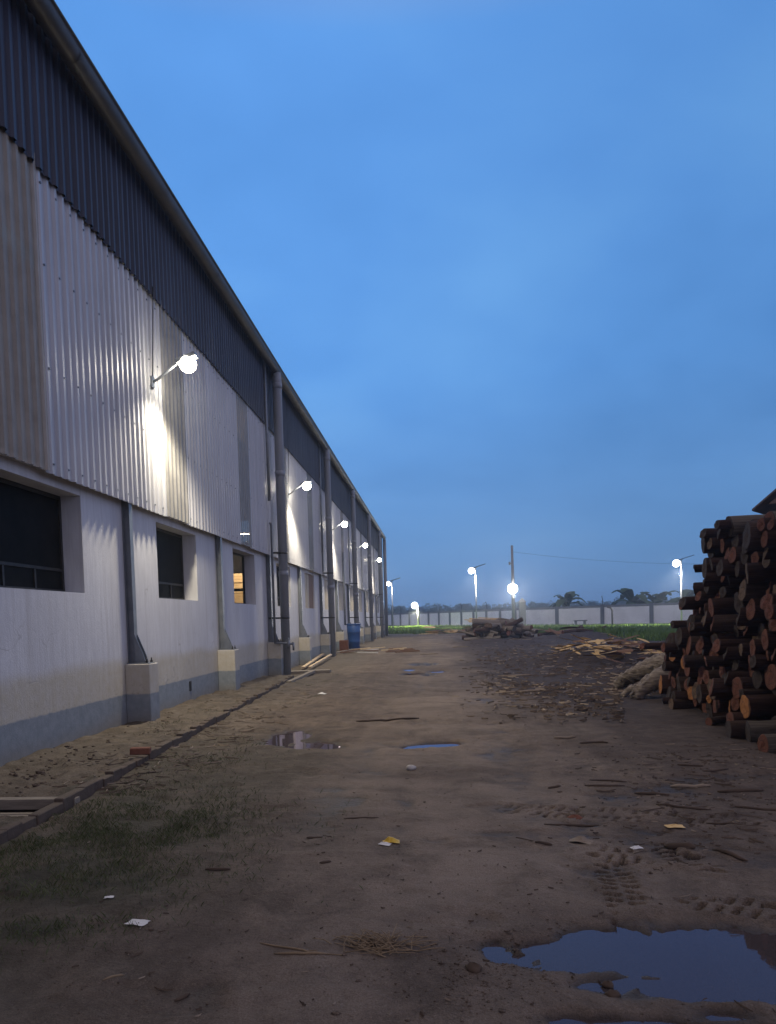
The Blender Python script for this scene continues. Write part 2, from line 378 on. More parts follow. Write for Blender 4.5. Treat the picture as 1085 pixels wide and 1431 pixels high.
# ------------------------------------------------------------------ mesh builder
class MB:
    def __init__(s): s.v = []; s.f = []; s.mi = []; s.sm = []
    def add(s, vs, fs, mi=0, smooth=False):
        o = len(s.v); s.v += [tuple(v) for v in vs]
        for f in fs:
            s.f.append(tuple(i+o for i in f)); s.mi.append(mi); s.sm.append(smooth)
        return s
    def box(s, x0, x1, y0, y1, z0, z1, mi=0, bev=0.0):
        if bev:
            b = min(bev, (x1-x0)*.3, (y1-y0)*.3, (z1-z0)*.3)
            rings = []
            for z, k in ((z0, b), (z0+b, 0), (z1-b, 0), (z1, b)):
                rings.append([(x0+k+ (0 if k else b), y0+k, z), (x1-k-(0 if k else b), y0+k, z), (x1-k, y0+k+(0 if k else b), z), (x1-k, y1-k-(0 if k else b), z),
                              (x1-k-(0 if k else b), y1-k, z), (x0+k+(0 if k else b), y1-k, z), (x0+k, y1-k-(0 if k else b), z), (x0+k, y0+k+(0 if k else b), z)])
            vs = [p for r in rings for p in r]
            fs = []
            for a in range(3):
                for i in range(8):
                    j = (i+1) % 8
                    fs.append((a*8+i, a*8+j, a*8+8+j, a*8+8+i))
            fs.append(tuple(range(7, -1, -1))); fs.append(tuple(range(24, 32)))
            return s.add(vs, fs, mi)
        vs = [(x0, y0, z0), (x1, y0, z0), (x1, y1, z0), (x0, y1, z0), (x0, y0, z1), (x1, y0, z1), (x1, y1, z1), (x0, y1, z1)]
        return s.add(vs, [(0, 3, 2, 1), (4, 5, 6, 7), (0, 1, 5, 4), (1, 2, 6, 5), (2, 3, 7, 6), (3, 0, 4, 7)], mi)
    def obox(s, c, ax, ay, az, mi=0):
        c = Vector(c); ax = Vector(ax); ay = Vector(ay); az = Vector(az)
        vs = [c+ax*i+ay*j+az*k for k in (-1, 1) for (i, j) in ((-1, -1), (1, -1), (1, 1), (-1, 1))]
        return s.add(vs, [(0, 3, 2, 1), (4, 5, 6, 7), (0, 1, 5, 4), (1, 2, 6, 5), (2, 3, 7, 6), (3, 0, 4, 7)], mi)
    def tube(s, pts, rs, seg=12, mi=0, cap=True, smooth=True):
        pts = [Vector(p) for p in pts]
        if isinstance(rs, (int, float)): rs = [rs]*len(pts)
        rings = []; prev = None
        for i, p in enumerate(pts):
            t = (pts[min(i+1, len(pts)-1)]-pts[max(i-1, 0)]).normalized()
            if prev is None:
                a = Vector((0, 0, 1)) if abs(t.z) < .9 else Vector((1, 0, 0))
                u = t.cross(a).normalized()
            else:
                u = (prev-t*prev.dot(t)).normalized()
            prev = u; w = t.cross(u)
            rings.append([p+(u*math.cos(k*2*PI/seg)+w*math.sin(k*2*PI/seg))*rs[i] for k in range(seg)])
        vs = [v for r in rings for v in r]; fs = []
        for i in range(len(pts)-1):
            for k in range(seg):
                k2 = (k+1) % seg
                fs.append((i*seg+k, i*seg+k2, (i+1)*seg+k2, (i+1)*seg+k))
        s.add(vs, fs, mi, smooth)
        if cap:
            o = len(s.v)-len(vs)
            s.f.append(tuple(o+k for k in range(seg-1, -1, -1))); s.mi.append(mi); s.sm.append(False)
            e = o+(len(pts)-1)*seg
            s.f.append(tuple(e+k for k in range(seg))); s.mi.append(mi); s.sm.append(False)
        return s
    def lathe(s, c, prof, seg=20, mi=0, smooth=True):
        vs = []; fs = []
        for (r, z) in prof:
            for k in range(seg): vs.append((c[0]+r*math.cos(k*2*PI/seg), c[1]+r*math.sin(k*2*PI/seg), c[2]+z))
        for i in range(len(prof)-1):
            for k in range(seg):
                k2 = (k+1) % seg
                fs.append((i*seg+k, i*seg+k2, (i+1)*seg+k2, (i+1)*seg+k))
        fs.append(tuple(range(seg-1, -1, -1))); e = (len(prof)-1)*seg; fs.append(tuple(e+k for k in range(seg)))
        return s.add(vs, fs, mi, smooth)
    def ball(s, c, r, mi=0, seg=16, rings=10, sq=(1, 1, 1), jit=0, rnd=None):
        vs = []; fs = []
        for i in range(rings+1):
            th = PI*i/rings
            for k in range(seg):
                j = 1+(rnd.uniform(-jit, jit) if jit else 0)
                vs.append((c[0]+r*sq[0]*j*math.sin(th)*math.cos(k*2*PI/seg), c[1]+r*sq[1]*j*math.sin(th)*math.sin(k*2*PI/seg), c[2]+r*sq[2]*j*math.cos(th)))
        for i in range(rings):
            for k in range(seg):
                k2 = (k+1) % seg
                fs.append((i*seg+k, (i+1)*seg+k, (i+1)*seg+k2, i*seg+k2))
        return s.add(vs, fs, mi, True)
    def mesh(s, name, mats):
        me = bpy.data.meshes.new(name)
        me.from_pydata(s.v, [], s.f)
        for q in (mats if isinstance(mats, (list, tuple)) else [mats]): me.materials.append(q)
        me.polygons.foreach_set('material_index', s.mi)
        me.polygons.foreach_set('use_smooth', s.sm)
        me.update()
        return me
    def build(s, name, mats, parent=None, loc=None):
        o = bpy.data.objects.new(name, s.mesh(name, mats)); C.objects.link(o)
        if parent: o.parent = parent
        if loc is not None: o.location = loc
        return o

def tag(o, label=None, cat=None, group=None, kind=None):
    if label: o['label'] = label
    if cat: o['category'] = cat
    if group: o['group'] = group
    if kind or label: o['kind'] = kind or 'thing'
    return o
def empty(name, loc, label, cat, group=None, rz=0):
    o = bpy.data.objects.new(name, None); C.objects.link(o)
    o.location = loc; o.rotation_euler = (0, 0, rz); o.empty_display_size = .2
    return tag(o, label, cat, group)
def copy_tree(o, parent=None):
    c = o.copy(); C.objects.link(c)
    if parent: c.parent = parent
    for ch in [x for x in bpy.data.objects if x.parent == o]: copy_tree(ch, c)
    return c
def place(mesh, name, loc, rot=(0, 0, 0), scale=(1, 1, 1), parent=None):
    o = bpy.data.objects.new(name, mesh); C.objects.link(o)
    o.location = loc; o.rotation_euler = rot; o.scale = scale
    if parent: o.parent = parent
    return o
ORD = ['first', 'second', 'third', 'fourth', 'fifth', 'sixth', 'seventh', 'eighth', 'ninth', 'tenth', 'eleventh', 'twelfth', 'thirteenth', 'fourteenth', 'fifteenth', 'sixteenth', 'seventeenth', 'eighteenth', 'nineteenth', 'twentieth', 'twenty-first', 'twenty-second', 'twenty-third', 'twenty-fourth', 'twenty-fifth', 'twenty-sixth', 'twenty-seventh', 'twenty-eighth', 'twenty-ninth', 'thirtieth']

# ------------------------------------------------------------------ terrain
# sunken spots that hold water: (pixel x, pixel y, rx m, ry m, depth m)
PUD = []
for (px, py, rx, ry, dp) in [(700, 1324, .13, .11, .06), (745, 1332, .20, .12, .065), (810, 1328, .22, .15, .07), (880, 1318, .28, .20, .085), (960, 1324, .36, .23, .09), (1050, 1330, .36, .24, .09), (990, 1385, .4, .07, .045),
                             (1130, 1335, .35, .18, .07), (1200, 1370, .4, .22, .07), (800, 1418, .12, .04, .05), (850, 1430, .24, .07, .065), (930, 1440, .26, .08, .065), (890, 1372, .3, .06, .05), (980, 1378, .3, .06, .05), (1020, 1415, .12, .035, .045), (1060, 1440, .2, .05, .05),
                             (612, 1040, .24, .15, .12), (582, 1043, .14, .10, .10), (634, 1037, .11, .09, .08),
                             (404, 1030, .26, .62, .12), (436, 1040, .24, .26, .10), (462, 1044, .17, .15, .08),
                             (594, 928, .40, .6, .13), (577, 941, .34, .4, .13), (612, 938, .26, .4, .11), (600, 943, .2, .4, .11), (572, 936, .2, .5, .10)]:
    g = ground_at(px, py)
    PUD.append((g.x, g.y, rx, ry, dp))
WATER_Z = -.022
def seg_dist(x, y, ax, ay, bx, by):
    dx, dy = bx-ax, by-ay
    t = np.clip(((x-ax)*dx+(y-ay)*dy)/(dx*dx+dy*dy), 0, 1)
    return np.hypot(x-ax-t*dx, y-ay-t*dy), t*math.hypot(dx, dy)
TRACKS = []
for (a, b, w) in [((800, 1138), (935, 1142), .20), ((835, 1195), (960, 1200), .17), ((852, 1205), (885, 1290), .11), ((905, 1185), (1000, 1215), .13), ((700, 1128), (800, 1138), .15), ((935, 1142), (1060, 1150), .16), ((960, 1262), (1075, 1275), .13), ((1015, 1300), (1085, 1310), .1)]:
    A = ground_at(*a); B = ground_at(*b)
    TRACKS.append((A.x, A.y, B.x, B.y, w))
KX0, KX1 = -3.28, -3.86           # kerb line
def kerb_x(y): return KX0+(KX1-KX0)*(y-6.0)/13.0
GP = ground_at(28, 1138)          # drain opening
def height(x, y):
    damp = sstep(-4.5, -3.6, x)
    z = .022*fbm(x*.35, y*.35, 3, 4)+.011*fbm(x*1.7, y*1.7, 7, 4)*damp
    near = 1-sstep(14, 30, y)
    z = z+.008*fbm(x*7, y*7, 23, 4)*near
    cl = fbm(x*3.2, y*3.2, 41, 4)
    z = z+.035*np.maximum(0, cl-.16)*near*damp
    z = z+.016                     # keep the flat above the water level
    # ruts of the track
    for cx, w, dpt in ((-.95, .24, .018), (.85, .26, .020), (-.35, .13, .012), (1.45, .15, .014)):
        wob = cx+.25*fbm(y*.12, y*0+cx, 91, 2)
        z = z-(dpt*np.exp(-((x-wob)/w)**2)-.5*dpt*np.exp(-((np.abs(x-wob)-w*1.5)/(w*.5))**2))*vnoise(x*0+cx*9, y*.35, 5)*(.35+.65*sstep(4.5, 8, y))
    e = fbm(x*2.6, y*2.6, 77, 4); e2 = fbm(x*11, y*11, 78, 3)
    for (px, py, rx, ry, dp) in PUD:
        q = ((x-px)/rx)**2+((y-py)/ry)**2
        z = z-dp*np.exp(-1.35*np.maximum(0, q-.3))*(1+.9*e+.8*e2)
    z = z-.016*sstep(.22, .42, fbm(x*1.9, y*2.6, 144, 4))*near*damp
    rag = fbm(x*5, y*5, 88, 3)
    for (ax, ay, bx, by, w) in TRACKS:
        dd, t = seg_dist(x, y, ax, ay, bx, by)
        m = (1-sstep(w*.8, w*1.05, dd))*sstep(-.35, .0, rag+.05)
        side = (x-ax)*(by-ay)-(y-ay)*(bx-ax)
        lug = np.sin((t+np.abs(dd)*.25*np.sign(side))*2*PI/.088+np.where(side > 0, 1.6, 0))
        bars = np.where((np.abs(dd) < w*.14) | ((np.abs(dd) > w*.5) & (np.abs(dd) < w*.6)), 0, sstep(.05, .5, lug))*sstep(-.4, .1, fbm(x*6, y*6, 66, 2)+.1)
        z = z-m*(.040*bars-.004)
        z = z+.014*np.exp(-((dd-w*1.1)/.035)**2)*sstep(0, .3, rag+.15)*near
    # soft rise of the strip along the wall, and the drain opening
    strip = 1-sstep(-.1, .0, x-kerb_x(y))
    inr = (y > -8)*(y < 21)
    z = z+strip*inr*(.06+.06*np.maximum(-.2, fbm(x*4, y*4, 55, 5)))
    verge = (1-sstep(-2.2, -.6, x+.5*fbm(x*.6, y*.6, 57, 3)))*(1-strip)*(1-sstep(22, 30, y))
    z = z+verge*(.03*fbm(x*3.4, y*3.4, 58, 5)+.012)
    q = np.maximum(np.abs(x-(GP.x-.15))/.55, np.abs(y-GP.y)/.33)
    z = z-(1-sstep(.85, 1.0, q))*.20
    # low mound of spoil under the far heaps
    for (mx, my, sx, sy, hh) in ((5.6, 25.2, 2.1, 1.3, .42), (9.5, 47, 3.2, 2.2, .45), (3.2, 43, 2.4, 1.6, .25), (1.4, 62, 2.6, 2.0, .18)):
        z = z+hh*np.exp(-((x-mx)/sx)**2-((y-my)/sy)**2)*(1+.4*fbm(x*1.2, y*1.2, 31, 3))
    inside = (x < -4.86)
    z = np.where(inside & (y < 69) & (y > -12), -.06, z)
    return z
def spaced(a, b, s0, grow, cap):
    out = [a]; s = s0
    while out[-1] < b:
        out.append(out[-1]+s); s = min(s*grow, cap)
    return out
xs = [-x for x in spaced(4.9, 900, .12, 1.12, 60)][::-1] + list(np.arange(-4.86, 4.6, .032)) + spaced(4.6, 900, .04, 1.035, 60)
ys = [-x for x in spaced(-1.5, 60, .15, 1.15, 10)][::-1] + list(np.arange(1.53, 2.6, .06)) + list(np.arange(2.6, 7.0, .026)) + spaced(7.0, 1500, .028, 1.0125, 70)
xs = list(xs)+list(np.arange(.8, 2.35, .0125)); ys = list(ys)+list(np.arange(3.6, 6.25, .0125))
def thin(v, d=.006):
    out = []
    for q in sorted(v):
        if not out or q-out[-1] > d: out.append(q)
    return out
xs = thin(xs); ys = thin(ys)
xs = np.array(sorted(set(np.round(xs, 4)))); ys = np.array(sorted(set(np.round(ys, 4))))
GX, GY = np.meshgrid(xs, ys)
Z = height(GX.ravel(), GY.ravel()).reshape(GX.shape)
far = sstep(120, 200, GY)
Z = Z*(1-far)
import bisect
XL, YL = list(map(float, xs)), list(map(float, ys))
ZL = Z.tolist()
def gz(x, y):
    i = min(max(bisect.bisect_right(XL, x)-1, 0), len(XL)-2); j = min(max(bisect.bisect_right(YL, y)-1, 0), len(YL)-2)
    u = (x-XL[i])/(XL[i+1]-XL[i]); v = (y-YL[j])/(YL[j+1]-YL[j])
    a, b = ZL[j], ZL[j+1]
    return (a[i]*(1-u)+a[i+1]*u)*(1-v)+(b[i]*(1-u)+b[i+1]*u)*v
nx_, ny_ = len(xs), len(ys)
co = np.stack([GX.ravel(), GY.ravel(), Z.ravel()], 1)
idx = np.arange(nx_*ny_).reshape(ny_, nx_)
quads = np.stack([idx[:-1, :-1].ravel(), idx[:-1, 1:].ravel(), idx[1:, 1:].ravel(), idx[1:, :-1].ravel()], 1)
gm = bpy.data.meshes.new('ground')
gm.vertices.add(len(co)); gm.vertices.foreach_set('co', co.ravel())
gm.loops.add(quads.size); gm.loops.foreach_set('vertex_index', quads.ravel().astype(np.int32))
gm.polygons.add(len(quads)); gm.polygons.foreach_set('loop_start', np.arange(0, quads.size, 4, dtype=np.int32))
gm.polygons.foreach_set('use_smooth', np.ones(len(quads), dtype=bool))
gm.update(calc_edges=True); gm.validate()
x_, y_ = GX.ravel(), GY.ravel()
wob = fbm(x_*.25, y_*.25, 61, 4)
wob2 = fbm(x_*1.3, y_*1.3, 62, 4)
# churned bark-strewn mud on the right, further out
edge = 1.2+.0*y_+2.2*np.exp(-((y_-9)/4.5)**2)+1.2*wob+.5*wob2
mud = sstep(-.5, .8, x_-edge)*sstep(10.5, 13.5, y_+1.2*wob)*(1-sstep(46, 60, y_))
mud = np.maximum(mud, sstep(3.0, 4.0, x_+.5*wob)*sstep(6.5, 9.0, y_+.8*wob)*(1-sstep(46, 60, y_)))
mud = np.maximum(mud, .75*sstep(.1, .55, wob+.5*wob2)*sstep(14, 20, y_)*(1-sstep(60, 75, y_))*sstep(-4, -1, x_))
gl = 72+3*wob-30*sstep(6.5, 12, x_+1.5*wob)-4*sstep(-4, 0, x_)
turf = sstep(0, 4, y_-gl)
turf = np.where(x_ < -5, sstep(68, 72, y_), turf)
# thin patch of grass by the drain
gpx = [ground_at(60, 1180), ground_at(170, 1170), ground_at(90, 1240), ground_at(270, 1150), ground_at(190, 1120), ground_at(40, 1310), ground_at(300, 1010+60)]
patch = 0*x_
for g, (rx, ry, a) in zip(gpx, [(.9, .7, 1), (.9, .8, 1), (.8, .6, .9), (.55, .6, .8), (.5, .7, .8), (.35, .22, 1), (.4, .8, .5)]):
    patch = np.maximum(patch, a*np.exp(-((x_-g.x)/rx)**2-((y_-g.y)/ry)**2))
patch = np.clip(patch*(1+.8*wob2), 0, 1)
turf = np.maximum(turf, 0*patch)
verd = np.clip(np.maximum(patch*1.2, (1-sstep(-2.1, -.9, x_+.7*wob+.25*wob2))*(1-sstep(8.5, 12, y_+wob))*sstep(1, 2, y_)*(.62+.5*wob2)), 0, 1)*(x_ > -3.5)
for (px, py, rx, ry, a) in [(610, 1082, .62, .30, .55), (430, 1150, .55, .32, .5), (540, 1327, .55, .10, .6), (600, 935, 1.2, 1.8, .65), (410, 1035, .6, 1.2, .6), (520, 1000, 1.3, .9, .4), (900, 1340, 1.25, .42, .6), (950, 1165, .7, .35, .4), (300, 1320, .7, .3, .3), (700, 1000, .8, .8, .3)]:
    g = ground_at(px, py)
    mud = np.maximum(mud, a*np.exp(-((x_-g.x)/rx)**2-((y_-g.y)/ry)**2)*np.clip(1+.9*wob2, 0, 1.4))
silt = (1-sstep(-3.9, -1.9, x_+.6*wob))*sstep(4, 8, y_)
lane = np.exp(-((x_-.15-.4*wob)/(1.15+.35*wob2))**4)*sstep(2.0, 3.4, y_+.8*wob2)*(1-sstep(50, 70, y_))*np.clip(.75+.8*wob2, 0, 1)
mud = np.maximum(mud, .62*sstep(1.6, 2.8, x_+.5*wob2)*sstep(4.6, 6.2, y_+.6*wob2)*(1-sstep(46, 60, y_)))
for nm, a in (('mud', mud), ('turf', turf), ('silt', silt), ('verge', verd), ('lane', lane)):
    at = gm.attributes.new(nm, 'FLOAT', 'POINT'); at.data.foreach_set('value', np.clip(a, 0, 1).astype(np.float32))
gm.materials.append(M['ground'])
go = bpy.data.objects.new('ground', gm); C.objects.link(go); go['kind'] = 'structure'
# water sheets in the sunken spots
def water(cx, cy, rx, ry):
    mb = MB(); k = 40
    mb.add([(cx+rx*math.cos(i*2*PI/k), cy+ry*math.sin(i*2*PI/k), WATER_Z) for i in range(k)], [tuple(range(k))])
    o = mb.build('puddle_water', M['water']); o['kind'] = 'structure'
g = ground_at(900, 1375); water(g.x+.15, g.y, 1.35, .8)
g = ground_at(610, 1040); water(g.x, g.y, .6, .45)
g = ground_at(425, 1034); water(g.x, g.y, .6, 1.3)
g = ground_at(592, 936); water(g.x, g.y, 1.1, 1.3)

# ------------------------------------------------------------------ the factory building
Y0, Y1 = -6.0, 68.5
WX, WI = -4.85, -5.20          # outer and inner face of the masonry
WT = 3.56
bld = empty('factory_building', (WX, 0, 0), 'long factory shed with white rendered base, corrugated white and navy cladding and grey downpipes', 'factory')
OFF = Vector((WX, 0, 0))
def bpart(mb, name, mats, parent=None):
    o = mb.build(name, mats, parent or bld)
    if parent is None: o.location = -OFF
    return o
WIN = [(8.0+5.02*k, 10.2+5.02*k) for k in range(-2, 12)]
WZ0, WZ1 = 2.06, 3.40
mb = MB()
def wall_cells(mb, ycuts, zcuts, opening):
    for i in range(len(ycuts)-1):
        for j in range(len(zcuts)-1):
            y0, y1, z0, z1 = ycuts[i], ycuts[i+1], zcuts[j], zcuts[j+1]
            if opening(y0, z0): continue
            mb.add([(WX, y0, z0), (WX, y1, z0), (WX, y1, z1), (WX, y0, z1)], [(0, 1, 2, 3)])
            mb.add([(WI, y0, z0), (WI, y1, z0), (WI, y1, z1), (WI, y0, z1)], [(3, 2, 1, 0)])
cuts = sorted([Y0, Y1]+[y for w in WIN for y in w])
isw = lambda y, z: any(abs(y-w[0]) < 1e-6 for w in WIN) and abs(z-WZ0) < 1e-6
wall_cells(mb, cuts, [-.2, WZ0, WZ1, WT], isw)
for (a, b) in WIN:
    mb.add([(WX, a, WZ0), (WX, b, WZ0), (WI, b, WZ0), (WI, a, WZ0)], [(0, 1, 2, 3)])
    mb.add([(WX, a, WZ1), (WX, b, WZ1), (WI, b, WZ1), (WI, a, WZ1)], [(3, 2, 1, 0)])
    mb.add([(WX, a, WZ0), (WI, a, WZ0), (WI, a, WZ1), (WX, a, WZ1)], [(0, 1, 2, 3)])
    mb.add([(WX, b, WZ0), (WI, b, WZ0), (WI, b, WZ1), (WX, b, WZ1)], [(3, 2, 1, 0)])
mb.add([(WX, Y0, WT), (WX, Y1, WT), (WI, Y1, WT), (WI, Y0, WT)], [(0, 1, 2, 3)])
mb.add([(WX, Y1, -.2), (WI-24, Y1, -.2), (WI-24, Y1, WT), (WX, Y1, WT)], [(0, 1, 2, 3)])
mb.add([(WI, Y0, -.2), (WI-24, Y0, -.2), (WI-24, Y0, WT), (WI, Y0, WT)], [(3, 2, 1, 0)])
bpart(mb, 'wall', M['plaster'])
# interior
mb = MB(); mb.box(WI-24.5, WI-.01, Y0, Y1-.05, -.1, .08); bpart(mb, 'floor_slab', M['inner'])
mb = MB(); mb.box(WI-24.6, WI-24.2, Y0, Y1-.05, .08, 8.9); bpart(mb, 'rear_wall', M['inner'])
# corrugated cladding
CJ = random.Random(99)
def corr(x0, ya, yb, z0, z1, pitch=.19, dep=.034, screws=False):
    mb = MB(); prof = []
    n_ = max(1, round((yb-ya)/pitch)); p = (yb-ya)/n_
    for i in range(n_):
        y = ya+i*p
        j = CJ.uniform(-.006, .006); e = CJ.uniform(-.0025, .0025)+.006*math.sin(y*1.3)+.004*math.sin(y*3.1+z0)
        prof += [(x0+e*.5, y+j), (x0+e*.5, y+p*.46+j), (x0+dep+e, y+p*.60+j), (x0+dep+e, y+p*.86+j)]
    prof.append((x0, yb))
    if screws:
        for i in range(0, n_, 2):
            for z in (3.62, 4.79, 6.04, 7.02):
                yy = ya+i*p+p*.73; xx = x0+dep+.004
                mb.box(xx-.006, xx+.009, yy-.011, yy+.011, z-.011, z+.011, 1)
    vs = [(x, y, z0) for x, y in prof]+[(x, y, z1) for x, y in prof]
    k = len(prof)
    mb.add(vs, [(i, i+1, k+i+1, k+i) for i in range(k-1)])
    return mb
SX = -4.72
SB, SM, ST = 3.50, 7.20, 8.95
trans = [(7.86, 9.05), (13.2, 14.3)]+[(13.2+5.02*k+.1, 13.2+5.02*k+1.05) for k in range(1, 11)]
ys_ = Y0
for k, (a, b) in enumerate(trans+[(Y1, Y1)]):
    mb = corr(SX, ys_, a, SB, SM+.12, screws=True)
    bpart(mb, 'cladding_sheet', [M['white_sheet'], M['steel']])
    if a < Y1:
        o = bpart(corr(SX+.012, a-.06, b+.06, SB+.02, SM+.1), 'translucent_sheet', M['translucent_cream'] if k == 0 else M['translucent'])
    ys_ = b
bpart(corr(SX+.042, Y0, Y1, SM-.04, ST, .19, .045), 'upper_cladding', M['navy_sheet'])
mb = MB(); mb.box(WX+.003, SX-.004, Y0, Y1, SB+.05, SB+.08)
bpart(mb, 'drip_flashing', M['white_sheet'])
for z in (4.7, 5.95, 7.1, 8.4):
    mb = MB(); mb.box(SX-.16, SX-.012, Y0, Y1-.1, z, z+.18); bpart(mb, 'girt', M['teal_steel'] if z == 5.95 else M['dark_steel'])
# end wall cladding
mb = MB(); mb.box(SX-24, SX-.002, Y1-.04, Y1, SB, ST); bpart(mb, 'gable_cladding', M['white_sheet'])
mb = MB(); mb.box(SX-24, SX-.02, Y0, Y0+.04, SB, ST); bpart(mb, 'gable_cladding', M['white_sheet'])
# corner trim at the far end
mb = MB(); mb.box(SX-.03, SX+.09, Y1-.10, Y1+.04, 0.0, ST); bpart(mb, 'corner_trim', M['galv'])
# roof
mb = MB()
mb.add([(-4.62, Y0-.3, 9.02), (-4.62, Y1+.3, 9.02), (-17.2, Y1+.3, 10.9), (-17.2, Y0-.3, 10.9)], [(0, 1, 2, 3)])
mb.add([(-29.8, Y0-.3, 9.02), (-29.8, Y1+.3, 9.02), (-17.2, Y1+.3, 10.9), (-17.2, Y0-.3, 10.9)], [(3, 2, 1, 0)])
bpart(mb, 'roof', M['navy_sheet'])
# gutter: curved trough with joint collars
gp = []
for k in range(0, 11):
    t = PI+k*PI/10
    gp.append((-4.44+.13*math.cos(t), 8.86+.13*math.sin(t)))
prof = [(-4.60, 9.0), (-4.58, 8.93)]+gp+[(-4.31, 8.93), (-4.285, 8.94), (-4.285, 8.915), (-4.30, 8.91)]
mb = MB(); k = len(prof)
mb.add([(x, Y0-.3, z) for x, z in prof]+[(x, Y1+.3, z) for x, z in prof], [(i, i+1, k+i+1, k+i) for i in range(k-1)], 0, True)
bpart(mb, 'gutter', M['gutter'])
for i in range(25):
    y = Y0+.4+i*3.05
    mb = MB()
    pr = [(-4.44+(x+4.44)*1.07, 8.86+(z-8.86)*1.07) for x, z in gp]
    mb.add([(x, y, z) for x, z in pr]+[(x, y+.09, z) for x, z in pr], [(j, j+1, len(pr)+j+1, len(pr)+j) for j in range(len(pr)-1)], 0, True)
    bpart(mb, 'gutter_collar', M['gutter'])
# columns on piers
def h_column(y):
    mb = MB()
    zb, zt = 1.0, SB+.05
    mb.box(-4.84, -4.83, y-.06, y+.06, zb, zt)            # inner flange
    mb.box(-4.735, -4.725, y-.06, y+.06, zb, zt)         # outer flange
    mb.box(-4.83, -4.735, y-.005, y+.005, zb, zt)       # web
    return mb
COLS = [11.62+5.02*k for k in range(-2, 12)]
for i, y in enumerate(COLS):
    p = MB(); x0, x1 = WX+.002, -4.46
    p.box(x0, x1, y-.19, y+.19, -.2, .985, 0, .008)
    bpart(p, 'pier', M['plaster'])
    c = bpart(h_column(y), 'column', M['steel'])
    g = MB()
    for s in (-1, 1):
        yy = y+s*.055
        g.add([(-4.724, yy-.006, 1.003), (-4.56, yy-.006, 1.003), (-4.60, yy-.006, 1.14), (-4.724, yy-.006, 1.45), (-4.724, yy+.006, 1.003), (-4.56, yy+.006, 1.003), (-4.60, yy+.006, 1.14), (-4.724, yy+.006, 1.45)],
              [(0, 1, 2, 3), (7, 6, 5, 4), (0, 4, 5, 1), (1, 5, 6, 2), (2, 6, 7, 3)])
    g.box(-4.83, -4.49, y-.14, y+.14, .986, 1.002)
    bpart(g, 'gusset', M['steel'], c)
    for (bx, by) in ((-4.53, y-.1), (-4.53, y+.1)):
        b = MB(); b.tube([(bx, by, 1.0), (bx, by, 1.075)], .011, 8); b.tube([(bx, by, 1.003), (bx, by, 1.028)], .022, 6, smooth=False)
        bpart(b, 'bolt', M['dark_steel'], c)
# windows
for i, (a, b) in enumerate(WIN):
    x = WI+.04
    if i in (0, 1, 2, 3, 5) or i >= 12:
        f = MB()
        f.box(x-.03, x+.03, a, a+.05, WZ0, WZ1); f.box(x-.03, x+.03, b-.05, b, WZ0, WZ1)
        f.box(x-.03, x+.03, a+.05, b-.05, WZ0, WZ0+.05); f.box(x-.03, x+.03, a+.05, b-.05, WZ1-.05, WZ1)
        f.box(x-.025, x+.025, a+.05, b-.05, 2.36, 2.40)
        for t in (.33, .66): f.box(x-.022, x+.022, a+(b-a)*t-.02, a+(b-a)*t+.02, WZ0+.05, 2.36)
        w = bpart(f, 'window', M['dark_steel'])
        gl = MB(); gl.box(x-.006, x+.004, a+.05, b-.05, WZ0+.05, WZ1-.05); bpart(gl, 'pane', M['glass'], w)
        if i == 2: w['label'] = 'dark window with thin bars along its foot'
    elif i == 4:
        f = MB()
        f.box(x-.03, x+.03, a, a+.04, WZ0, WZ1); f.box(x-.03, x+.03, b-.04, b, WZ0, WZ1)
        f.box(x-.03, x+.03, a+.04, b-.04, WZ0, WZ0+.04); f.box(x-.03, x+.03, a+.04, b-.04, WZ1-.04, WZ1)
        w = bpart(f, 'window', M['dark_steel']); w['label'] = 'open window with the lit workshop behind'
    else:
        f = MB()
        xx = WX-.05
        f.box(xx-.02, xx, a+.01, a+(b-a)*.55, WZ0+.01, WZ1-.01, 0)
        f.box(xx-.02, xx+.004, a+(b-a)*.55, b-.01, WZ0+.01, WZ1-.01, 1 if i == 6 else 0)
        f.box(xx-.0, xx+.012, a+(b-a)*.3, a+(b-a)*.33, WZ0+.01, WZ1-.01, 0)
        w = bpart(f, 'window_board', [M['board'], M['board_brown']]); w['label'] = 'window closed with beige boards'
# vent slot in the plinth
mb = MB(); mb.box(WX-.01, WX+.015, 14.45, 14.55, .27, .46); bpart(mb, 'vent', M['black'])
# downpipes
PX = -4.40
PIPES = [21.9+10.05*k for k in range(5)]
for i, y in enumerate(PIPES):
    r = .132
    mb = MB(); mb.tube([(PX, y, -.1), (PX, y, 8.35), (PX, y, 8.52), (PX-.02, y, 8.75)], [r, r, r*1.02, r*1.02], 20)
    for z in (2.9, 5.8, 8.3): mb.tube([(PX, y, z), (PX, y, z+.16)], r*1.09, 20)
    dp = bpart(mb, 'downpipe', M['pvc'])
    for z in (1.66, 3.55):
        b = MB(); b.box(WX+.002, PX-.05, y-.26, y-.21, z, z+.05); b.tube([(PX, y, z), (PX, y, z+.05)], r*1.06, 20)
        b.box(PX-.16, PX-.10, y-.26, y-.1, z, z+.05)
        bpart(b, 'pipe_bracket', M['dark_steel'], dp)
mb = MB(); mb.tube([(PX, Y1-.2, -.1), (PX, Y1-.2, 8.7)], .15, 16); bpart(mb, 'downpipe', M['pvc'])
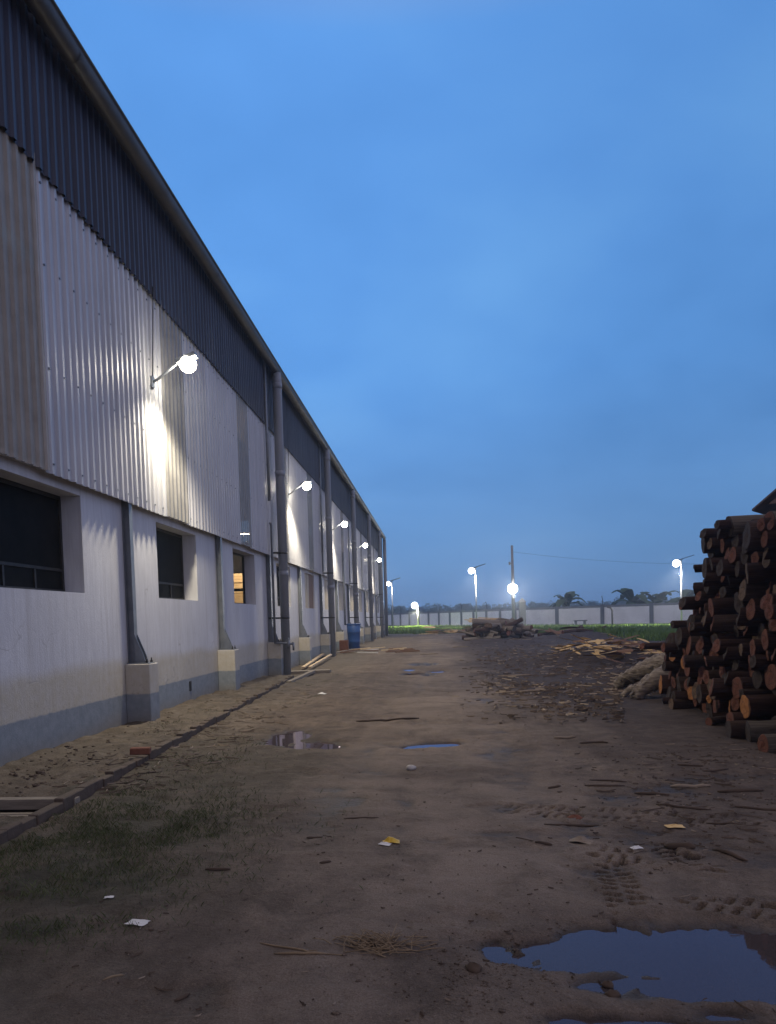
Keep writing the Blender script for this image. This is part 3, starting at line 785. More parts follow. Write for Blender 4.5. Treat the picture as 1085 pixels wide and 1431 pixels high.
# thin service pipes up the cladding
def service(y, zt, zb, x=-4.62, r=.028, hook=True):
    mb = MB()
    pts = [(x, y, zb), (x, y, zt)]
    if hook: pts += [(x, y-.05, zt+.07), (x, y-.14, zt+.07)]
    mb.tube(pts, r, 8); return bpart(mb, 'service_pipe', M['steel'])
service(21.35, 4.3, .95, -4.60, .035)
service(38.2, 5.0, 1.3, -4.58, .05, False); service(31.3, 6.6, 3.6, -4.62, .03); service(41.3, 6.6, 3.6, -4.62, .03)
service(21.2, 9.0, 5.0, -4.60, .04, False); service(31.2, 9.0, 4.4, -4.60, .04, False)
# tap fitting near the first downpipe
tp = MB(); tp.tube([(-4.60, 21.35, .98), (-4.30, 21.45, .95), (-4.12, 21.5, .93)], .035, 10); tp.tube([(-4.24, 21.47, .80), (-4.24, 21.47, 1.06)], .05, 10)
tp.tube([(-4.24, 21.37, 1.09), (-4.24, 21.57, 1.09)], .018, 8); tp.tube([(-4.10, 21.5, .98), (-4.10, 21.5, .74)], .03, 10)
bpart(tp, 'tap', M['steel'])

# things inside the lit workshop
pl = empty('plywood_stack', (-11.5, 40, .08), 'tall stack of pale plywood sheets in the lit workshop behind the window', 'stack')
mb = MB()
z = 0
rr = random.Random(3)
for k in range(46):
    a = rr.uniform(-.03, .03); mb.box(-1.6+a, 1.6+a, -1.0-a, 1.2-a, z, z+.074); z += .078
    if k % 12 == 11:
        for yy in (-.8, 0, .9): mb.box(-1.5, 1.5, yy, yy+.1, z-.004, z+.16, 1)
        z += .16
mb.build('sheet_bundle', [M['ply'], M['dark_steel']], pl)
wl = empty('workshop_light', (-9.6, 37.2, 6.0), 'fluorescent batten light hanging inside the workshop', 'lamp')
mb = MB(); mb.box(-.75, .75, -.06, .06, 0, .05); mb.build('housing', M['galv'], wl)
mb = MB(); mb.tube([(-.7, 0, -.03), (.7, 0, -.03)], .022, 10); mb.build('tube', M['lamp'], wl)
ld = bpy.data.lights.new('workshop_light_glow', 'POINT'); ld.energy = 550; ld.color = (1, .74, .45); ld.shadow_soft_size = .3
lo = bpy.data.objects.new('workshop_light_glow', ld); C.objects.link(lo); lo.parent = wl; lo.location = (0, 0, -.45)

# ------------------------------------------------------------------ wall lamps
def spot(parent, loc, energy, size_deg, blend, rot, col=(1, .93, .80), soft=.12, name='lamp_beam'):
    l = bpy.data.lights.new(name, 'SPOT'); l.energy = energy; l.spot_size = rad(size_deg); l.spot_blend = blend
    l.color = col; l.shadow_soft_size = soft
    o = bpy.data.objects.new(name, l); C.objects.link(o); o.parent = parent; o.location = loc; o.rotation_euler = rot
    return o
WL = ['lit cladding lamp before the first downpipe, above a white glare patch', 'lit cladding lamp between the first and second downpipes', 'lit cladding lamp between the second and third downpipes', 'lit cladding lamp between the third and fourth downpipes', 'small lit lamp on the cladding past the fourth downpipe']
for i, y in enumerate([12.7, 24.5, 34.7, 45.0, 56.5]):
    t = empty('wall_lamp', (SX+.04, y, 5.70), WL[i], 'wall lamp', 'lamps along the factory cladding')
    mb = MB(); mb.tube([(0, 0, 0), (.10, 0, .05), (.42, 0, .28)], .022, 10); mb.box(-.02, .012, -.06, .06, -.09, .09)
    mb.build('arm', M['steel'], t)
    mb = MB(); mb.obox((.60, 0, .36), Vector((.17, 0, .06)), Vector((0, .10, 0)), Vector((-.012, 0, .03)))
    mb.build('lamp_head', M['steel'], t)
    mb = MB(); mb.ball((.62, 0, .27), .14, sq=(1, 1, 1), seg=24, rings=14); mb.build('lens', M['lamp'], t)  # round ball sized to stand in for the glare around the lamp
    mb = MB(); mb.tube([(0.0, 0, .02), (.03, .02, .8), (.055, .05, 1.6)], .009, 6); mb.build('cable', M['black'], t)
    spot(t, (.60, 0, .08), 980, 136, .55, (0, rad(-12), 0), (1, .88, .66), .17)

# ------------------------------------------------------------------ boundary wall
bw = empty('boundary_wall', (0, 100, 0), 'long white panelled boundary wall with slate pilasters across the far lawn', 'wall')
B_OFF = Vector((0, 100, 0))
BA, BB, BC_, BD = Vector((-30, 179, 0)), Vector((11.0, 104, 0)), Vector((31.5, 90, 0)), Vector((75, 62, 0))
def wall_run(A, B, n_, ht, hh2):
    A = Vector(A); B = Vector(B); t = (B-A).normalized(); nn = Vector((t.y, -t.x, 0)); up = Vector((0, 0, 1))
    L = (B-A).length; w = L/n_
    for i in range(n_):
        h = ht+(hh2-ht)*(i+.5)/n_
        c = A+t*(w*(i+.5))
        mb = MB(); mb.obox(c-B_OFF+up*((h-.28)/2+.05), t*(w/2-.1), nn*.08, up*((h-.28)/2-.05)); mb.build('panel', M['wall_white'], bw)
        mb = MB(); mb.obox(c-B_OFF+up*(h-.11), t*(w/2), nn*.11, up*.115); mb.obox(c-B_OFF+up*.03, t*(w/2), nn*.10, up*.07); mb.build('coping', M['wall_cap'], bw)
    for i in range(n_+1):
        h = ht+(hh2-ht)*i/n_
        c = A+t*(w*i)
        mb = MB(); mb.obox(c-B_OFF+up*((h+.04)/2), t*.24, nn*.17, up*((h+.04)/2+.02)); mb.build('pilaster', M['wall_dark'], bw)
        if i % 2 == 0:
            mb = MB(); mb.tube([c-B_OFF+up*h, c-B_OFF+up*(h+.8), c-B_OFF+up*(h+1.15)+nn*.25], .05, 6); mb.build('wire_bracket', M['dark_steel'], bw)
wall_run(BA, BB, 24, 2.45, 2.45)
wall_run(BB, BC_, 4, 2.45, 2.55)
wall_run(BC_, BD, 8, 2.55, 2.6)

# solar street lamps
def street_lamp(px, py, Y, zoff, label, rad_l, energy, side=-1, panel=True, col=(1, .95, .86)):
    top = at_depth(px, py, Y)
    x = top.x-side*.42
    t = empty('street_lamp', (x, Y, 0), label, 'street lamp', 'lit lamps on poles around the yard')
    h = top.z
    mb = MB(); mb.tube([(0, 0, -.1), (0, 0, h*.5), (0, 0, h+.3)], [.085, .07, .05], 12); mb.box(-.16, .16, -.16, .16, -.05, .03); mb.build('pole', M['galv'], t)
    mb = MB(); mb.tube([(0, 0, h+.12), (side*.3, 0, h+.16)], .03, 8); mb.box(min(side*.2, side*.75), max(side*.2, side*.75), -.13, .13, h+.1, h+.18); mb.build('lamp_head', M['steel'], t)
    mb = MB(); mb.ball((side*.45, 0, h-.02), rad_l, sq=(1, .8, .95)); mb.build('lens', M['lamp_cool'], t)  # oversized ball imitates the bloom of the lamp
    if panel:
        mb = MB(); mb.obox((-side*.35, 0, h+.48), Vector((.75, 0, .22*(-side))), Vector((0, .42, 0)), Vector((0, 0, .025))); mb.build('solar_panel', M['solar'], t)
        mb = MB(); mb.tube([(0, 0, h+.28), (-side*.2, 0, h+.45)], .03, 8); mb.build('panel_bracket', M['dark_steel'], t)
    spot(t, (side*.45, 0, h-.02-rad_l-.05), energy, 150, .4, (0, 0, 0), col, .3)
    return t
street_lamp(543.5, 815.5, 98, 0, 'solar street lamp just beyond the far corner of the factory', .28, 1200)
street_lamp(659.5, 797.5, 85, 0, 'tall solar street lamp behind the jumbled log heap', .34, 7000)
street_lamp(946, 787, 74, 0, 'solar street lamp on the lawn beside the big log stack', .34, 11000)
t4 = street_lamp(580, 846, 113, 0, 'low bright yard lamp on the lit grass before the boundary wall', .45, 17000, -1, False, (1, .93, .62))
# utility pole with flood light
g = at_depth(718, 868, 97)
up_ = empty('utility_pole', (g.x, 97, 0), 'concrete utility pole carrying the brightest floodlight', 'pole')
mb = MB(); mb.tube([(0, 0, -.2), (0, 0, 5), (-.05, 0, 10.4)], [.24, .2, .15], 12); mb.build('post', M['pole_concrete'], up_)
mb = MB(); mb.tube([(-.35, 0, 8.1), (.1, 0, 8.25)], .06, 8); mb.tube([(-.38, 0, 7.95), (-.38, 0, 8.35)], .11, 8); mb.build('insulator', M['pole_concrete'], up_)
fl = empty('flood_light', (g.x-.1, 96.6, at_depth(716, 823, 97).z), 'brightest white floodlight clamped to the utility pole', 'floodlight')
mb = MB(); mb.box(-.5, .5, .05, .3, -.35, .4, 0, .03); mb.build('housing', M['dark_steel'], fl)
mb = MB(); mb.ball((0, -.12, 0), .62, sq=(1, .55, 1)); mb.build('lens', M['lamp_cool'], fl)  # oversized ball imitates the bloom of the floodlight
spot(fl, (0, -.75, -.3), 4500, 140, .5, (rad(-50), 0, 0), (1, .96, .9), .4)
# gate pillar
g2 = at_depth(727, 866, 98)
gp_ = MB(); gp_.box(-.42, .42, -.42, .42, -.1, 3.2, 0, .03); gp_.add([(-.5, -.5, 3.2), (.5, -.5, 3.2), (.5, .5, 3.2), (-.5, .5, 3.2), (0, 0, 3.75)], [(0, 1, 4), (1, 2, 4), (2, 3, 4), (3, 0, 4), (3, 2, 1, 0)])
tag(gp_.build('gate_pillar', M['pole_concrete'], None, (g2.x+.3, 98, 0)), 'square concrete pillar standing against the utility pole', 'pillar')
# overhead wire to the right
A = Vector((g.x, 97, 9.6)); B = Vector((62, 80, 8.2)); pts = []
for k in range(25):
    s = k/24; q = A.lerp(B, s); q.z -= 2.2*4*s*(1-s); pts.append(q)
mb = MB(); mb.tube(pts, .012, 5); tag(mb.build('overhead_wire', M['black']), 'thin sagging wire running off from the utility pole', 'wire')
# concrete table and pipe post by the wall
g = at_depth(811, 878, 86)
ct = empty('concrete_table', (g.x, 86, 0), 'dark low table standing before the boundary wall', 'table')
mb = MB(); mb.box(-.75, .75, -.35, .35, .68, .80, 0, .01); mb.build('table_top', M['wall_dark'], ct)
for s in (-.5, .5):
    mb = MB(); mb.box(s-.11, s+.11, -.26, .26, -.05, .68); mb.build('leg', M['wall_dark'], ct)
g = at_depth(856, 876, 80)
mb = MB(); mb.tube([(0, 0, -.1), (0, 0, 1.75), (-.15, 0, 2.05), (-.5, 0, 2.15)], .09, 10)
tag(mb.build('vent_post', M['black'], None, (g.x, 80, 0)), 'thin black post with a bent top on the lawn', 'post')

# ------------------------------------------------------------------ trees
def banana(px, py, Y, s, label, seed):
    r = random.Random(seed); p0 = at_depth(px, py, Y)
    t = empty('banana_plant', (p0.x, Y, 0), label, 'banana plant', 'banana plants beyond the boundary wall')
    h = p0.z*.80
    mb = MB(); mb.tube([(0, 0, -.1), (.05, 0, h*.6), (.02, .05, h)], [.2*s, .16*s, .1*s], 10); mb.build('trunk', M['banana_stem'], t)
    mb = MB()
    for k in range(11):
        a = k*2*PI/11*1.0+r.uniform(-.3, .3); L = s*r.uniform(1.9, 2.8); rise = r.uniform(.7, 1.6)
        dr = Vector((math.cos(a), math.sin(a), 0)); sd = Vector((-math.sin(a), math.cos(a), 0))
        base = Vector((0, 0, h-.1)); last = None
        for q in range(11):
            u = q/10
            c = base+dr*(L*u*.85)+Vector((0, 0, L*(rise*u-1.15*u*u)))
            w = s*.42*math.sin(PI*min(1, u*.93+.05))**.7+.02
            j = .12*s*r.uniform(-1, 1) if q % 2 else 0
            row = [c-sd*w+Vector((0, 0, -.18*w+j)), c+Vector((0, 0, .05)), c+sd*w+Vector((0, 0, -.18*w-j))]
            if last and not (r.random() < .10):
                mb.add(last+row, [(0, 1, 4, 3), (1, 2, 5, 4)])
            last = row
    mb.build('crown', M['banana_leaf'], t)
for i, a in enumerate([(792, 838, 104, 1.25, 'lone banana plant behind the wall near the low table'),
                       (884, 837, 101, 1.35, 'wide banana plant behind the wall above the bent black post'),
                       (919, 839, 102, 1.2, 'banana plant with ragged leaves between its wide neighbour and the street lamp'),
                       (957, 834, 100, 1.5, 'banana plant showing between the street lamp and the log stack')]):
    banana(a[0], a[1], a[2], a[3]*1.15, a[4], seed=40+i)
def leaf_cloud(mb, r, c, rx, ry, rz, n_, s, top_bias=0):
    for k in range(n_):
        while True:
            v = Vector((r.uniform(-1, 1), r.uniform(-1, 1), r.uniform(-1, 1)))
            if .1 < v.length < 1: break
        v = v.normalized()*(v.length**.45)
        p = Vector((c[0]+v.x*rx, c[1]+v.y*ry, c[2]+v.z*rz))
        a = Vector((r.uniform(-1, 1), r.uniform(-1, 1), r.uniform(-1, 1))).normalized()
        b = a.orthogonal().normalized(); ss = s*r.uniform(.5, 1.3)
        mb.add([p+a*ss, p+b*ss*.6, p-a*ss, p-b*ss*.6], [(0, 1, 2, 3)])
def far_tree(mb, mb2, r, x, y, h):
    mb2.tube([(x, y, -.2), (x+r.uniform(-.3, .3), y, h*.7)], [.25, .1], 6)
    n_ = r.randint(4, 7)
    for k in range(n_):
        u = r.random()
        leaf_cloud(mb, r, (x+r.uniform(-.33, .33)*h, y+r.uniform(-.3, .3)*h, h*(.42+.42*u)), h*r.uniform(.16, .30)*(1.15-u*.5), h*.22, h*r.uniform(.12, .2), 46, h*.045)
r = random.Random(77)
mb = MB(); mb2 = MB()
for k in range(250):
    px = 520+k*2.35+r.uniform(-3, 3); Y = r.uniform(230, 330)
    x = (px-608)/1050*Y
    h = Y*(r.uniform(11, 19)+(4 if r.random() < .12 else 0)-(2 if 560 < px < 600 else 0))/1050+1.7
    far_tree(mb, mb2, r, x, Y, h)
for k in range(60):                     # and out to both sides, more loosely
    s = r.choice((-1, 1)); Y = r.uniform(240, 330); x = s*r.uniform(110, 300)
    far_tree(mb, mb2, r, x, Y, r.uniform(5.5, 8))
o = mb.build('forest', M['tree_leaf']); tag(o, kind='stuff')
o2 = mb2.build('forest_trunks', M['banana_stem'], o); tag(o2, kind='stuff')
# individual trees nearer, behind the wall
NT = [(684, 852, 150, 'low dark bush behind the wall between the street lamp and the pole'), (850, 850, 135, 'low bushy tree behind the wall left of the wide banana plant')]
for i, (px, py, Y, lab) in enumerate(NT):
    p0 = at_depth(px, py, Y); h = p0.z+.4
    t = empty('bushy_tree', (p0.x, Y, 0), lab, 'tree', 'trees just beyond the boundary wall')
    q = MB(); q.tube([(0, 0, -.1), (.1, 0, h*.4), (0, 0, h*.75)], [.16, .12, .05], 8); q.build('trunk', M['banana_stem'], t)
    q = MB(); rr = random.Random(i)
    for k in range(7): leaf_cloud(q, rr, (rr.uniform(-1.5, 1.5), rr.uniform(-1, 1), h*rr.uniform(.5, .85)), 1.0, 1.0, h*.16, 70, .16)
    q.build('crown', M['tree_leaf'], t)

# ------------------------------------------------------------------ lawn and near grass
def blades(pts, hmin, hmax, w, r, lean=.5):
    mb = MB()
    for p in pts:
        h = r.uniform(hmin, hmax); a = r.uniform(0, 2*PI); b = r.uniform(0, 2*PI)
        dx, dy = math.cos(a)*w, math.sin(a)*w
        lx, ly = math.cos(b)*h*lean*r.random(), math.sin(b)*h*lean*r.random()
        z = p[2]
        mb.add([(p[0]-dx, p[1]-dy, z-.01), (p[0]+dx, p[1]+dy, z-.01), (p[0]+lx*.5+dx*.6, p[1]+ly*.5+dy*.6, z+h*.6), (p[0]+lx, p[1]+ly, z+h)], [(0, 1, 2, 3)])
    return mb
r = random.Random(9)
pts = []
def turf_at(x, y):
    w = fbm(np.array([x*.25]), np.array([y*.25]), 61, 4)[0]
    gl = 72+3*w-30*float(sstep(6.5, 12, np.array(x+1.5*w)))-4*float(sstep(-4, 0, np.array(x)))
    return y-gl
while len(pts) < 42000:
    Y = 40+95*(r.random()**1.3); x = r.uniform(-14, .36*Y+3)
    if Y > 103-(x-11)*1.83-1.5 or (x > 11 and Y > 104-(x-11)*.68-1.5): continue
    if turf_at(x, Y) < .6 + r.random()*2.5 or x < -4.9 and Y < 70: continue
    pts.append((x, Y, gz(x, Y)))
o = blades(pts, .12, .42, .045, r, .8).build('lawn_grass', M['grass_far']); tag(o, kind='stuff')
pts = []
for g, (rx, ry, k) in zip(gpx, [(.8, .65, 5200), (.8, .7, 5600), (.75, .5, 3200), (.55, .5, 2100), (.5, .6, 1900), (.35, .2, 1000), (.5, .5, 600)]):
    for i in range(k):
        x, y = r.gauss(g.x, rx*.75), r.gauss(g.y, ry*.75)
        if x > kerb_x(y)+.12 and float(vnoise(np.array([x*4.]), np.array([y*4.]), 8)[0]) > r.uniform(.1, .65): pts.append((x, y, gz(x, y)))
tuft = []
for (px, py, k) in [(300, 1130, 60), (245, 1035, 70), (235, 1060, 40), (210, 1095, 50), (340, 1035, 90), (360, 1040, 60), (330, 1055, 60), (300, 1060, 60), (410, 985, 60), (440, 975, 60), (455, 955, 60), (430, 960, 60), (470, 945, 50), (225, 1020, 60), (215, 1030, 50), (258, 1015, 60), (280, 1000, 50), (310, 1100, 40)]:
    g = ground_at(px, py)
    for i in range(k):
        x, y = r.gauss(g.x, .14), r.gauss(g.y, .22); tuft.append((x, y, gz(x, y)))
o = blades(pts+tuft, .008, .042, .0017, r, 1.5).build('short_grass', M['grass_near']); tag(o, kind='stuff')

# ------------------------------------------------------------------ kerb, drain, brick
mb = MB(); rr = random.Random(21)
y = 1.5
while y < 20.0:
    L = .225; x = kerb_x(y+L/2); j = rr.uniform(-.014, .014); zt = .112+rr.uniform(-.026, .016)
    if abs(y-GP.y) < .30: zt -= .005
    mb.box(x-.045+j, x+.045+j, y+.004, y+L-.004, -.12, zt, 0, .008)
    y += L
o = mb.build('kerb', M['brick']); tag(o, kind='structure')
dg = empty('drain_cover', (GP.x-.15, GP.y, 0), 'dark drain opening with wooden slats beside the brick kerb', 'drain cover')
mb = MB()
for k in range(5): mb.box(-.55, .40, -.22+k*.075, -.165+k*.075, -.045, -.018)
mb.build('slats', M['plank_grey'], dg)
mb = MB(); mb.box(-.62, .52, .24, .34, -.02, .07); mb.box(-.62, .45, -.36, -.30, -.05, .045); mb.build('side_beam', M['plank_grey'], dg)
g = ground_at(187, 1072)
mb = MB(); mb.box(-.11, .11, -.055, .055, 0, .075, 0, .008); o = mb.build('brick', M['red_brick'], None, (kerb_x(8.3), 8.3, .128)); o.rotation_euler = (0, .03, .2)
tag(o, 'single loose red brick lying on the brick kerb', 'brick')

# ------------------------------------------------------------------ blue drum, planks by the pipes
g = ground_at(486, 908)
dr = empty('blue_drum', (-4.15, 38.2, 0), 'tall blue plastic drum standing by the factory downpipes', 'drum')
mb = MB(); mb.lathe((0, 0, 0), [(.26, 0), (.29, .03), (.30, .42), (.315, .45), (.305, .48), (.33, .90), (.345, .93), (.335, .96), (.35, 1.30), (.34, 1.31), (.30, 1.31)], 28); mb.build('body', M['blue_plastic'], dr)
mb = MB(); mb.lathe((0, 0, 1.29), [(.355, 0), (.375, .02), (.375, .06), (.34, .08)], 28); mb.build('rim', M['blue_plastic'], dr)
mb = MB(); mb.obox((0, 0, .0), (.2, 0, .0), (0, .2, 0), (0, 0, .30)); 
o = mb.build('brick_stand', M['red_brick'], None, (-4.35, 35.6, .30)); tag(o, 'low red brick block beside the blue drum', 'brick block')
def plank(name, p0, p1, w, th, mat, label, cat, group=None, roll=0):
    p0 = Vector(p0); p1 = Vector(p1); t = (p1-p0); L = t.length; t.normalize()
    sd = t.cross(Vector((0, 0, 1))).normalized(); up = sd.cross(t)
    sd2 = sd*math.cos(roll)+up*math.sin(roll); up2 = sd2.cross(t)
    mb = MB(); n_ = 5
    for k in range(n_):
        pass
    c = (p0+p1)/2
    mb.obox((0, 0, 0), t*(L/2), sd2*(w/2), up2*(th/2))
    return tag(mb.build(name, mat, None, c), label, cat, group)
PG = 'timber dumped beside the first downpipe'
def GG(px, py, z): q = ground_at(px, py); return (q.x, q.y, z)
plank('plank', GG(388, 943, .05), GG(462, 941, .07), .45, .09, M['plank_grey'], 'wide dark board lying across the foot of the first downpipe', 'plank', PG)
plank('plank', GG(424, 937, .09), GG(452, 919, .16), .12, .05, M['ply'], 'pale batten leaning beside the wide board', 'plank', PG)
plank('plank', GG(433, 938, .12), GG(463, 921, .18), .10, .05, M['ply'], 'second pale batten, on the track side of the other', 'plank', PG)
plank('plank', GG(404, 956, .04), GG(438, 943, .10), .13, .07, M['plank_grey'], 'grey batten running from the kerb to the wide board', 'plank', PG)
plank('plank', GG(440, 922, .10), GG(492, 911, .12), .10, .06, M['plank_grey'], 'long dark batten lying behind the pale ones', 'plank', PG)
rr = random.Random(4)
for k in range(14):
    px, py = rr.uniform(474, 516), rr.uniform(907, 919)
    a = Vector(GG(px, py, .05+rr.random()*.08)); an = rr.uniform(-.5, .9); L = rr.uniform(.5, 1.4)
    b = a+Vector((math.cos(an)*L, math.sin(an)*L, rr.uniform(-.04, .08)))
    plank('offcut', a, b, rr.uniform(.06, .13), .035, rr.choice([M['ply'], M['plank_grey'], M['slab_brown'], M['paper']]), 'narrow sawn offcut scattered on the dirt by the blue drum', 'offcut', 'offcuts scattered by the blue drum')
for k in range(9):
    px, py = rr.uniform(532, 568), rr.uniform(908, 913)
    a = Vector(GG(px, py, .05)); an = rr.uniform(-.4, .4); L = rr.uniform(.5, 1.2)
    plank('offcut', a, a+Vector((math.cos(an)*L, math.sin(an)*L, .04)), .10, .04, rr.choice([M['ply'], M['slab_brown'], M['slab_brown']]), 'reddish offcut lying on the track before the far lawn', 'offcut', 'offcuts on the far track')

# ------------------------------------------------------------------ logs
def log_mesh(seed, mat, bend=.03, seg=18, rings=9, knots=2):
    """unit log: along +X from 0 to 1, radius 1 in Y/Z"""
    r = random.Random(seed); mb = MB(); vs = []; slant = (r.uniform(-.014, .010), r.uniform(-.014, .014))
    ph = [r.uniform(0, 6.28) for _ in range(6)]
    for i in range(rings+1):
        u = i/rings; rad_ = 1.03-.10*u
        oy, oz = bend*8*math.sin(u*3+ph[0])*.5, bend*8*math.sin(u*2.5+ph[1])*.5
        kn = [(r.uniform(.1, .9), r.uniform(0, 6.28)) for _ in range(knots)] if i == 0 else kn
        for k in range(seg):
            a = k*2*PI/seg
            w = 1+.07*math.sin(2*a+ph[2])+.04*math.sin(3*a+ph[3]+u*2)+.018*math.sin(6*a+ph[4]+u*9)+r.uniform(-.02, .02)
            for (ku, ka) in kn: w += .22*math.exp(-((u-ku)/.05)**2-((math.atan2(math.sin(a-ka), math.cos(a-ka)))/.35)**2)
            cut = (slant[0]*math.cos(a)+slant[1]*math.sin(a)+r.uniform(-.0025, .0025)) if i == 0 else 0
            vs.append((u+cut, rad_*w*math.cos(a)+oy, rad_*w*math.sin(a)+oz))
    fs = []
    for i in range(rings):
        for k in range(seg):
            k2 = (k+1) % seg
            fs.append((i*seg+k, (i+1)*seg+k, (i+1)*seg+k2, i*seg+k2))
    fs.append(tuple(rings*seg+k for k in range(seg)))
    mb.add(vs, fs, 0, True); mb.sm[-1] = False
    e = MB(); sl = r.uniform(-.012, .012)
    cy = sum(v[1] for v in vs[:seg])/seg; cz_ = sum(v[2] for v in vs[:seg])/seg
    ev = []
    for q in (1.0, .93, .55, .2):
        for k in range(seg):
            v = vs[k]
            ev.append((slant[0]*(v[1]-cy)+slant[1]*(v[2]-cz_)+(v[0]-slant[0]*(v[1]-cy)-slant[1]*(v[2]-cz_))*q-.003*(q < 1)+(r.uniform(-.001, .001) if q < 1 else 0), cy+(v[1]-cy)*q, cz_+(v[2]-cz_)*q))
    ef = []
    for i in range(3):
        for k in range(seg):
            k2 = (k+1) % seg
            ef.append((i*seg+k, i*seg+k2, (i+1)*seg+k2, (i+1)*seg+k))
    ef.append(tuple(3*seg+k for k in range(seg)))
    e.add(ev, ef)
    return mb.mesh('log', mat), e
LM = {}
for bn in ('bark_dark', 'bark_brown', 'bark_pale', 'bark_floodlit'):
    LM[bn] = []
    for s in range(10):
        me, e = log_mesh(100+s, M[bn], bend=.02+.01*(s % 3))
        LM[bn].append((me, {en: e.mesh('cut_end', M[en]) for en in ('end_orange', 'end_red', 'end_tan', 'end_grey')}))
def put_log(loc, rz, L, rad_, bn, en, label, group, ry=0, rx=0, rr=R):
    me, ends = rr.choice(LM[bn])
    o = place(me, 'log', loc, (rx, ry, rz), (L, rad_, rad_))
    tag(o, label, 'log', group)
    c = place(ends[en], 'cut_end', (0, 0, 0), parent=o)
    return o
# big stack: circles packed in the Y-Z plane, axes along X
def yfar(z):
    pts_ = [(0, 13.75), (1.02, 13.55), (1.12, 12.6), (1.75, 12.3), (2.0, 12.05), (2.28, 11.55), (2.62, 11.5), (2.7, 10.95), (3.1, 10.8)]
    for (z0, a), (z1, b) in zip(pts_, pts_[1:]):
        if z <= z1: return a+(b-a)*(z-z0)/(z1-z0)
    return 10.8
rr = random.Random(8)
circ = []
YN = 8.15
fails = 0
while fails < 260:
    rd = rr.choice([.06, .075, .085, .09, .10, .105, .11, .115, .125, .135, .155])*rr.uniform(.95, 1.08)
    best = None
    for _ in range(130):
        y = rr.uniform(YN, 13.7-rd)
        z = rd
        for (yc, zc_, rc) in circ:
            dd = abs(y-yc)
            if dd < (rd+rc): z = max(z, zc_+math.sqrt((rd+rc)**2-dd*dd))
        if y+rd > yfar(z): continue
        lim = 2.80-.10*max(0, 10.5-y)
        if z+rd > lim: continue
        if best is None or z < best[1]: best = (y, z)
    if best is None: fails += 1; continue
    circ.append((best[0], best[1], rd*.985))
SG = 'logs in the big stack at the edge of the track'
layers = {}
for (y, z, rd) in circ: layers.setdefault(int(z/.20), []).append((y, z, rd))
ends_w = {0: ['end_red', 'end_red', 'end_grey', 'end_red', 'end_tan', 'end_grey', 'end_orange', 'end_red', 'end_grey', 'end_grey', 'end_red'], 1: ['end_red', 'end_grey', 'end_red', 'end_tan', 'end_grey', 'end_red', 'end_grey', 'end_red'], 2: ['end_red', 'end_grey', 'end_red', 'end_grey', 'end_tan', 'end_grey']}
ENAME = {'end_orange': 'orange', 'end_red': 'reddish', 'end_tan': 'tan', 'end_grey': 'dark'}
for li in sorted(layers):
    row = sorted(layers[li], reverse=True)
    for j, (y, z, rd) in enumerate(row):
        en = rr.choice(ends_w[0 if z < .9 else 1 if z < 1.8 else 2])
        x = 4.02+rr.gauss(0, .12)+(.0 if z < 1.2 else .05)-(.25 if rr.random() < .06 else 0)
        L = rr.uniform(1.9, 2.3)
        bn = rr.choice(['bark_dark']*2+['bark_brown'])
        put_log((x, y, z+.012), rr.gauss(-.12, .11), L, rd, bn, en,
                'stacked log with %s cut end, %s course up, %s from the far end' % (ENAME[en], ORD[li], ORD[j]), SG, rx=0)
# pale logs on top and in front
put_log((4.0, 10.5, 2.72), rad(-2), 2.9, .135, 'bark_pale', 'end_grey', 'long pale log laid along the top of the big stack', SG)
put_log((4.0, 9.3, 2.62), rad(2), 1.9, .12, 'bark_pale', 'end_red', 'short pale stub log near the top of the big stack', SG)
put_log((3.90, 11.22, 2.56), rad(-3), 2.0, .14, 'bark_dark', 'end_grey', 'thick dark log at the upper far corner of the big stack', SG)
FG = 'loose logs on the ground before the big stack'
for (px, py, rd, rz, L, bn, en, lab) in [(1018, 1030, .125, -.05, .9, 'bark_brown', 'end_grey', 'short dark log end resting before the stack'), (1045, 1036, .14, -.12, 1.3, 'bark_pale', 'end_grey', 'mottled pale log lying before the stack'),
                                       (1066, 1052, .105, .05, 1.2, 'bark_pale', 'end_red', 'pale broken log at the track corner of the big stack'), (990, 1015, .06, .5, .35, 'bark_brown', 'end_red', 'small reddish billet below the stack'), (938, 992, .09, .15, .5, 'bark_brown', 'end_tan', 'stub log at the far foot of the stack')]:
    g = ground_at(px, py); put_log((g.x, g.y, gz(g.x, g.y)+rd*.85), rz, L, rd, bn, en, lab, FG)
# forked trunk against the far end of the stack
tk = MB()
g1 = ground_at(884, 978); g2_ = ground_at(862, 962); tip = at_depth(926, 925, 13.9)
def curve(a, b, c, n_=9):
    return [Vector(a)*(1-t)**2+Vector(b)*2*t*(1-t)+Vector(c)*t*t for t in [i/(n_-1) for i in range(n_)]]
end = tip+Vector((.9, .5, .12))
rj = random.Random(2)
def wob_pts(ps, a): return [p+Vector((rj.uniform(-a, a), rj.uniform(-a, a), rj.uniform(-a, a))) for p in ps]
def root(a, b, c, rs):
    ps = wob_pts(curve(a, b, c, 34), .012)
    tk.tube(ps, [rs[0]+(rs[1]-rs[0])*min(1, i/24)*rj.uniform(.95, 1.05) if i > 1 else rs[0]*(.45+.4*i) for i in range(34)], 22)
root((g1.x, g1.y, .05), ((g1.x+tip.x)/2+.05, g1.y, .30), end, (.085, .20))
root((g2_.x, g2_.y, .05), ((g2_.x+tip.x)/2, g2_.y-.5, .40), end, (.11, .21))
root((g1.x-.10, g1.y+.45, .03), ((g1.x+tip.x)/2+.1, g1.y+.1, .33), end, (.05, .16))
